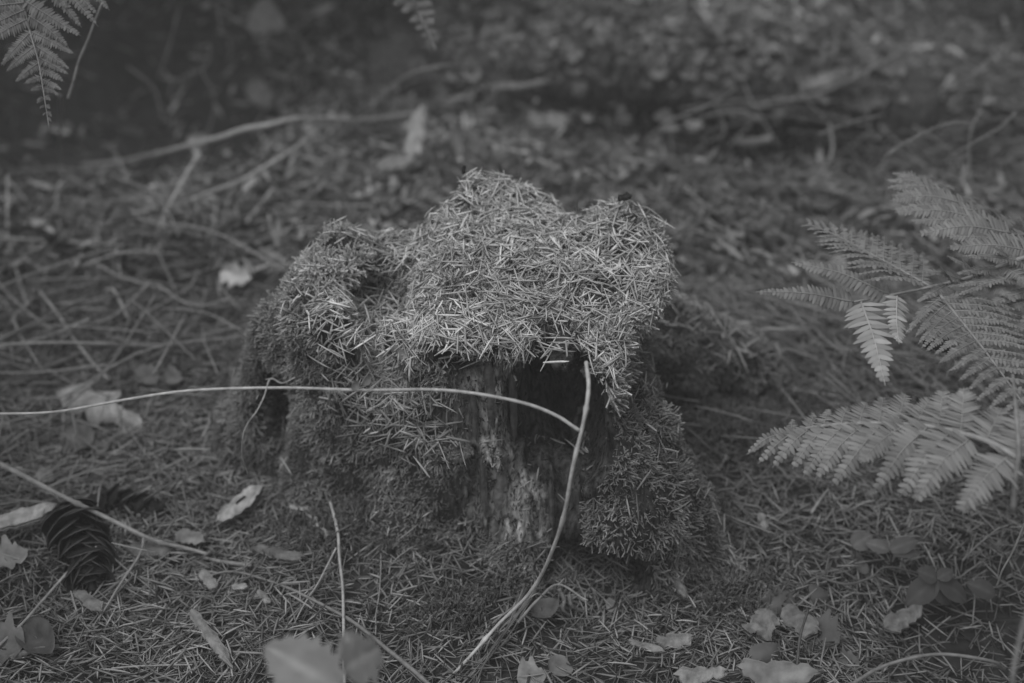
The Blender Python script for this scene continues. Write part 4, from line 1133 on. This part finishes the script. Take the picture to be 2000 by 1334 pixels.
for i in range(70):
    px, py = rng.uniform(1350, 2000), rng.uniform(20, 420)
    a = rng.uniform(0, 6.28); L = rng.uniform(.05, .16); p = G(px, py, rng.uniform(.01, .05)); d = np.array([math.cos(a), math.sin(a) * .8, rng.normal(0, .25)]) * L / 2
    P_ = spline([-d, rng.normal(0, .006, 3), d], 8); V, T, Q = tube(P_, rng.uniform(.0006, .0013), 5); mb = MB(); mb.add(V, T, Q, rng.uniform(.10, .26))
    link("dry_twig", mb.mesh("dry_twig"), M_STEM, None, ("short" if L < .1 else "long") + " blurred twig in the tangle " + ("before the top edge" if py < 110 else "level with the pale wood piece" if py < 230 else "low above the large fern") + (", left part" if px < 1550 else ", middle part" if px < 1780 else ", by the right edge"), "twig", "twigs tangled at the upper right", loc=p)

# litter of leaf and bark bits that nobody could count
P, N = ground_pts(11000, .98, 1.75, 1.1)
n = len(P); P[:, 2] += rng.random(n) * .026
fr = []
for s in range(8):
    p_, q_, s_ = leaf_mesh(1.0, .7, curl=.5, seed=s + 70, shade=1.0, nu=4, nv=2, ragged=.25)
    fr.append((p_ - [.5, 0, 0], q2t(q_), s_))
B = basis(N + rng.normal(0, .45, (n, 3)), rng.normal(size=(n, 3)))
sh_ = np.clip(rng.normal(.23, .09, n) * (1 + 1.1 * fbm(P[:, 0], P[:, 1], 0, 7, 2, 62)), .03, .5)
V, T, Sh = scatter(fr, P, B, np.stack([rng.uniform(.010, .036, n), rng.uniform(.003, .009, n), rng.uniform(.006, .015, n)], 1), sh_)
link("leaf_litter", make_mesh("leaf_litter", V, T, Sh), M_LITTER, kind="stuff", label="crumbled leaf and bark litter behind the stump", cat="leaf litter")

# dead grass: streaky straw on both sides behind the stump
def straw(n, cx, cy, rx, ry, ang, sp, L0_, L1_, sh):
    a = rng.normal(size=(n, 2)) * .6; x = cx + a[:, 0] * rx; y = cy + a[:, 1] * ry
    k_ = rng.random(n) < density(x, y); x, y = x[k_], y[k_]; n = len(x)
    P_ = np.stack([x, y, gz(x, y) + rng.random(n) ** 1.5 * .022 + .004], 1)
    P_ = P_[~in_stump(P_[:, 0], P_[:, 1], P_[:, 2])]; m = len(P_)
    t = math.radians(ang) + rng.normal(0, sp, m)
    d = np.stack([np.cos(t), np.sin(t), rng.normal(0, .12, m)], 1) * 3
    N_ = np.tile([0, 0, 1.], (m, 1))
    return scatter_needles(P_, N_, rng.uniform(L0_, L1_, m), rng.uniform(.0006, .0012, m), np.clip(rng.normal(sh, .07, m), .05, .45), .1, direc=d)
ST = [straw(900, .26, .92, .17, .14, -50, .35, .03, .07, .23), straw(500, -.32, .98, .25, .16, -15, .7, .025, .06, .2),
      straw(2200, .50, 1.35, .34, .28, -40, .7, .04, .10, .18), straw(1200, .15, 1.35, .4, .15, 0, .9, .03, .08, .18), straw(900, -.45, 1.12, .25, .12, 10, 1.0, .03, .07, .2), straw(2600, .12, 1.16, .4, .16, 10, 1.2, .025, .06, .26), straw(450, -.40, .78, .2, .12, 20, 1.2, .02, .05, .24)]
off = 0; VV, TT, SS = [], [], []
for v, t, s_ in ST: VV.append(v); TT.append(t + off); SS.append(s_); off += len(v)
link("dead_grass", make_mesh("dead_grass", np.concatenate(VV), np.concatenate(TT), np.concatenate(SS)), M_NEEDLE, kind="stuff", label="matted dead grass and straw behind the stump", cat="dead grass")

P, N = ground_pts(1500, 1.0, 1.85, 1.1)
n = len(P); P[:, 2] += .004 + rng.random(n) * .016
B = basis(np.array([0, -.3, .6]) + rng.normal(0, .6, (n, 3)), rng.normal(size=(n, 3)))
V, T, Sh = scatter(fr, P, B, np.stack([rng.uniform(.018, .055, n), rng.uniform(.005, .014, n), rng.uniform(.01, .03, n)], 1), np.clip(rng.normal(.22, .10, n) * (1 + .6 * fbm(P[:, 0], P[:, 1], 0, 6, 2, 64)), .03, .5))
link("leaf_litter", make_mesh("leaf_litter", V, T, Sh), M_LITTER, kind="stuff", label="coarse curled leaf and bark fragments strewn behind the stump", cat="leaf litter")

# small broad leaved plants at lower right
def small_plant(label, px, leaves, h=.022, shade=.22, stem_px=None):
    base = G(*(stem_px or px), 0.0); top = G(*px, h)
    e = link("seedling", None, None, None, label, "seedling", None, loc=base)
    mb = MB(); V, T, Q = tube(spline([base, (base + top) / 2 + [0.001, 0, .002], top], 10), .0006, 5); mb.add(V, T, Q, .12)
    link("stem", mb.mesh("stem", base), M_STEM, e)
    for i, (tx, ty, W, hh) in enumerate(leaves):
        tip = G(tx, ty, hh); d = tip - top; L = np.linalg.norm(d)
        P_, Q_, S_ = leaf_mesh(L, W, B=bas(d, (0, -.45, 1)), origin=top, shade=shade * .75, seed=i + 90, curl=-.15, fold=.15, nu=12, nv=6, shape="oval", vein=.35)
        link("leaf", make_mesh("leaf", P_ - base, Q_, S_), M_LEAF, e)
    return e
small_plant("seedling with two small pale leaves above the curving twig", (1738, 1074), [(1690, 1058, .010, .024), (1795, 1052, .011, .026), (1798, 1080, .009, .022)], .026, .26, (1738, 1110))
small_plant("trefoil seedling with drooping broad leaves at lower right", (1832, 1130), [(1792, 1113, .012, .034), (1862, 1112, .009, .032), (1766, 1182, .016, .012), (1862, 1182, .017, .014), (1895, 1175, .014, .016)], .030, .19, (1834, 1165))
small_plant("single-leaved dark seedling near the right edge", (1945, 1162), [(1888, 1136, .013, .03)], .026, .16, (1948, 1190))
small_plant("seedling with one blunt pale leaf beside the curving twig", (1664, 1068), [(1704, 1042, .013, .022)], .018, .27, (1668, 1090))
def fallen(label, a, b, W, sh_=.27, **kw):
    sh_ = sh_ * .75
    ground_leaf(a, b, W, label, name="fallen_leaf", mat=M_LEAF, shade=sh_, h=.012, **kw)
fallen("smooth grey rounded leaf bent over the rotten lump at lower right", (1505, 1190), (1570, 1165), .024, .26, seed=101, curl=-.5, fold=-.3, nu=14, nv=8, nrm=(0, -.7, .8), shape="round", jag=.3)
fallen("small arched leaf right of the rounded grey leaf", (1588, 1165), (1630, 1162), .017, .24, seed=102, curl=-.4, fold=-.4, nrm=(0, -.7, .8), shape="point")
fallen("torn two-pointed smooth leaf right of the thin dark twig", (1580, 1222), (1640, 1255), .024, .25, seed=103, curl=-.1, ragged=.12, nrm=(0, -.8, .7), shape="lobed", nu=14, nv=6)
fallen("curved smooth leaf left of the thin dark twig at the bottom", (1478, 1295), (1540, 1255), .018, .25, seed=104, curl=-.5, fold=-.2, nrm=(0, -.8, .7), shape="point")

# foreground green toothed leaves, out of focus
fl = link("foreground_sprig", None, None, None, "out-of-focus sprig with two toothed leaves at the bottom edge", "leaves", None, loc=G(690, 1420, 0))
fo = G(690, 1420, 0)
def fleaf(a, b, W, seed, nrm, sh_=.33, dd=(.60, .60), shape="round"):
    p0, p1 = D(*a, dd[0]), D(*b, dd[1]); L = np.linalg.norm(p1 - p0)
    P_, Q_, S_ = leaf_mesh(L, W, B=bas(p1 - p0, nrm), origin=p0, shade=sh_, seed=seed, curl=-.12, fold=.22, jag=1.0, nu=14, nv=8, shape=shape, vein=.5)
    link("leaf", make_mesh("leaf", P_ - fo, Q_, S_), M_LEAF, fl)
fleaf((668, 1350), (512, 1258), .026, 120, (.1, -.75, .75), dd=(.60, .61), shape="oval")
fleaf((672, 1310), (745, 1262), .022, 121, (.1, -.9, .6), dd=(.615, .63), shape="lobed")
fleaf((690, 1290), (672, 1228), .014, 122, (.1, -.95, .5), sh_=.27, dd=(.625, .64), shape="point")
mb = MB(); V, T, Q = tube(spline([fo, D(690, 1395, .64), D(672, 1340, .605)], 14), .0009, 6); mb.add(V, T, Q, .3)
link("stem", mb.mesh("stem", fo), M_STEM, fl)

# ------------------------------------------------------------------ pine cones
def cone(label, p0, p1, R, n, shade, seed=0):
    """p0 = stalk end, p1 = tip"""
    ax = p1 - p0; L = np.linalg.norm(ax); ax /= L
    e = link("pine_cone", None, None, None, label, "pine cone", None, loc=p0)
    mb = MB(); V, T, Q = tube(spline([p0, (p0 + p1) / 2, p1], 8), np.linspace(R * .30, R * .15, 8), 7); mb.add(V, T, Q, shade * .5)
    link("core", mb.mesh("core", p0), M_CONE, e)
    # one scale: spoon, unit length along x, curving
    u = np.linspace(0, 1, 6); v = np.linspace(-1, 1, 5); U, Vv = np.meshgrid(u, v, indexing='ij')
    wd = np.interp(U, [0, .35, .7, .9, 1], [.18, .42, .52, .42, .22])
    x = U; y = Vv * wd; z = .16 * U ** 2 + .18 * (Vv * wd) ** 2 * 2
    Pt = np.stack([x, y, z], -1).reshape(-1, 3); Pb = Pt - [0, 0, .045]
    ii = np.arange(30).reshape(6, 5); q = np.stack([ii[:-1, :-1], ii[1:, :-1], ii[1:, 1:], ii[:-1, 1:]], -1).reshape(-1, 4)
    bd = np.concatenate([ii[:, 0], ii[-1, 1:], ii[::-1, -1][1:], ii[0, ::-1][1:]])
    F = np.vstack([q, q[:, ::-1] + 30, np.stack([bd[:-1], bd[1:], bd[1:] + 30, bd[:-1] + 30], 1)])
    Vs = np.vstack([Pt, Pb]); S_ = np.concatenate([np.interp(U.ravel(), [0, .6, .85, 1], [.2, .6, 1.7, 2.6]) * shade, np.interp(U.ravel(), [0, .8, 1], [.3, .8, 1.6]) * shade])
    me = make_mesh("scale", Vs, F, S_); me.materials.append(M_CONE)
    from mathutils import Matrix
    a1 = np.cross(ax, [0, 0, 1.]); a1 /= np.linalg.norm(a1); a2 = np.cross(ax, a1)
    for i in range(n):
        t = (i + .5) / n; th = i * 2.39996
        rr = R * (math.sin(math.pi * min(1, .18 + t * .80)) ** .55)
        rad = a1 * math.cos(th) + a2 * math.sin(th)
        splay = math.radians(58 - 30 * t)
        d = ax * math.cos(splay) + rad * math.sin(splay); nn = -ax * math.sin(splay) + rad * math.cos(splay)
        d = d + rng.normal(0, .15, 3); d /= np.linalg.norm(d); nn = nn - d * (nn @ d); nn /= np.linalg.norm(nn)
        yv = np.cross(nn, d); s = rr * 1.22 * rng.uniform(.78, 1.12)
        pos = p0 * 0 + ax * (L * (t * .93 - .02)) + rad * R * .10
        o = link("scale", me, None, e)
        m = Matrix((Vector(d) * s, Vector(-yv) * s, Vector(-nn) * s)).transposed().to_4x4(); m.translation = Vector(pos)
        o.matrix_local = m
cone("open brown pine cone lying under the thick stalk at lower left", G(140, 985, .013), G(182, 1158, .006), .0205, 62, .040, 1)
cone("second dark pine cone half sunk in the needles right of the first", G(175, 975, .006), G(335, 1003, .002), .013, 44, .03, 2)

# ------------------------------------------------------------------ fallen log in the background
lg = [np.array(p) for p in [(-.14, 1.43, -.004), (-.02, 1.40, .018), (.08, 1.375, .030), (.18, 1.36, .032), (.29, 1.35, .024), (.42, 1.34, -.004)]]
P_ = spline(lg, 60); e = link("fallen_log", None, None, None, "blurred fallen log lying across the litter behind the stump", "log", None, loc=P_[30])
V, T, Q = tube(P_, .040, 16)
nz = .004 * fbm(V[:, 0], V[:, 1], V[:, 2], 40, 3, 3); cn = np.concatenate([np.repeat(P_, 16, 0), P_[[0, -1]]]); dv = V - cn
V = V + dv / (np.linalg.norm(dv, axis=1)[:, None] + 1e-9) * nz[:, None] * 1.5
mb = MB(); mb.add(V, T, Q, .07); link("trunk", mb.mesh("trunk", P_[30]), M_WOODY, e)
m = 850; k_ = rng.integers(4, 56, m); a_ = rng.normal(-.3, .75, m)
P2 = P_[k_] + np.stack([rng.normal(0, .004, m), .040 * np.sin(a_), .040 * np.cos(a_)], 1)
V, T, Sh = scatter(fr, P2 - P_[30], basis(np.stack([a_ * 0, np.sin(a_), np.cos(a_)], 1) + rng.normal(0, .4, (m, 3)), rng.normal(size=(m, 3))), rng.uniform(.008, .024, m), np.clip(rng.normal(.15, .06, m), .04, .32))
link("litter_crust", make_mesh("litter_crust", V, T, Sh), M_LITTER, e, kind="stuff")
for j, (t, d) in enumerate([(12, (.02, .03, .05)), (40, (-.02, .02, .06))]):
    V, T, Q = tube(spline([P_[t], P_[t] + np.array(d)], 6), [.006, .005, .005, .004, .004, .003], 6); mb = MB(); mb.add(V, T, Q, .2)
    link("branch_stub", mb.mesh("branch_stub", P_[30]), M_WOODY, e)

# ------------------------------------------------------------------ unseen shrubs added round the scene's edges to shade them
def shade_shrub(label, c, r, n, root, shade=.07, leaf=.03):
    e = link("shade_shrub", None, None, None, label, "shade_shrub", None, loc=root)
    root = np.array(root, float); c = np.array(c, float); r = np.array(r, float)
    q = rng.normal(size=(n, 3)); q /= np.linalg.norm(q, axis=1)[:, None]
    q = q * (rng.random((n, 1)) ** .4); P_ = c + q * r
    k = fbm(P_[:, 0], P_[:, 1], P_[:, 2], 7, 2, 8) > -.22; P_ = P_[k]; m = len(P_)
    B = basis(np.array([0, 0, 1.]) + rng.normal(0, .5, (m, 3)), rng.normal(size=(m, 3)))
    V, T, Sh = scatter(fr, P_ - root, B, rng.uniform(.6, 1.3, m) * leaf, np.clip(rng.normal(shade, .02, m), .02, .2))
    link("crown", make_mesh("crown", V, T, Sh), M_LEAF, e, kind="stuff")
    for j in range(5):
        t = P_[rng.integers(0, m)] * .6 + c * .4; mid = (root + t) / 2 + rng.normal(0, .03, 3)
        mb = MB(); V, T, Q = tube(spline([root, mid, t], 12), np.linspace(.006, .002, 12), 6); mb.add(V - root, T, Q, .12)
        link("branch", mb.mesh("branch"), M_STEM, e)
shade_shrub("added unseen leafy shrub overhanging the shaded hollow at the top left", (-.55, 1.62, .42), (.55, .42, .22), 5200, (-.75, 1.95, .02))
shade_shrub("added unseen leafy shrub beyond the top right corner", (.78, 1.72, .44), (.55, .45, .2), 7000, (.95, 2.1, .05))
shade_shrub("added unseen wide shrub beyond the top edge behind the fallen log", (.10, 2.15, .55), (.55, .35, .22), 3800, (.2, 2.5, .08))
shade_shrub("low shrub added out of view at the left beside the pine cone", (-.62, .58, .34), (.24, .30, .18), 1800, (-.75, .58, .0))
shade_shrub("low shrub added out of view at the right beside the lower fern", (.60, .60, .34), (.27, .32, .20), 2600, (.72, .62, .0))
# ------------------------------------------------------------------ undergrowth at the back (dark) and haze
hz = bpy.data.meshes.new("fade_haze")  # volume added to lift the blacks as in faded film, not real mist
x0, x1, y0, y1, z0, z1 = -16, 16, -15, 17, -2.2, 3.2
vs = [(x, y, z) for z in (z0, z1) for y in (y0, y1) for x in (x0, x1)]
hz.from_pydata(vs, [], [(0, 2, 3, 1), (4, 5, 7, 6), (0, 1, 5, 4), (1, 3, 7, 5), (3, 2, 6, 7), (2, 0, 4, 6)])
hm = bpy.data.materials.new("fade_haze"); hm.use_nodes = True
hn = hm.node_tree; hn.nodes.clear()
pv = hn.nodes.new("ShaderNodeVolumePrincipled"); ho = hn.nodes.new("ShaderNodeOutputMaterial")
pv.inputs["Color"].default_value = (.95, .95, .95, 1); pv.inputs["Density"].default_value = .060; pv.inputs["Anisotropy"].default_value = 0
hn.links.new(pv.outputs[0], ho.inputs["Volume"])
link("fade_haze", hz, hm, kind="stuff")
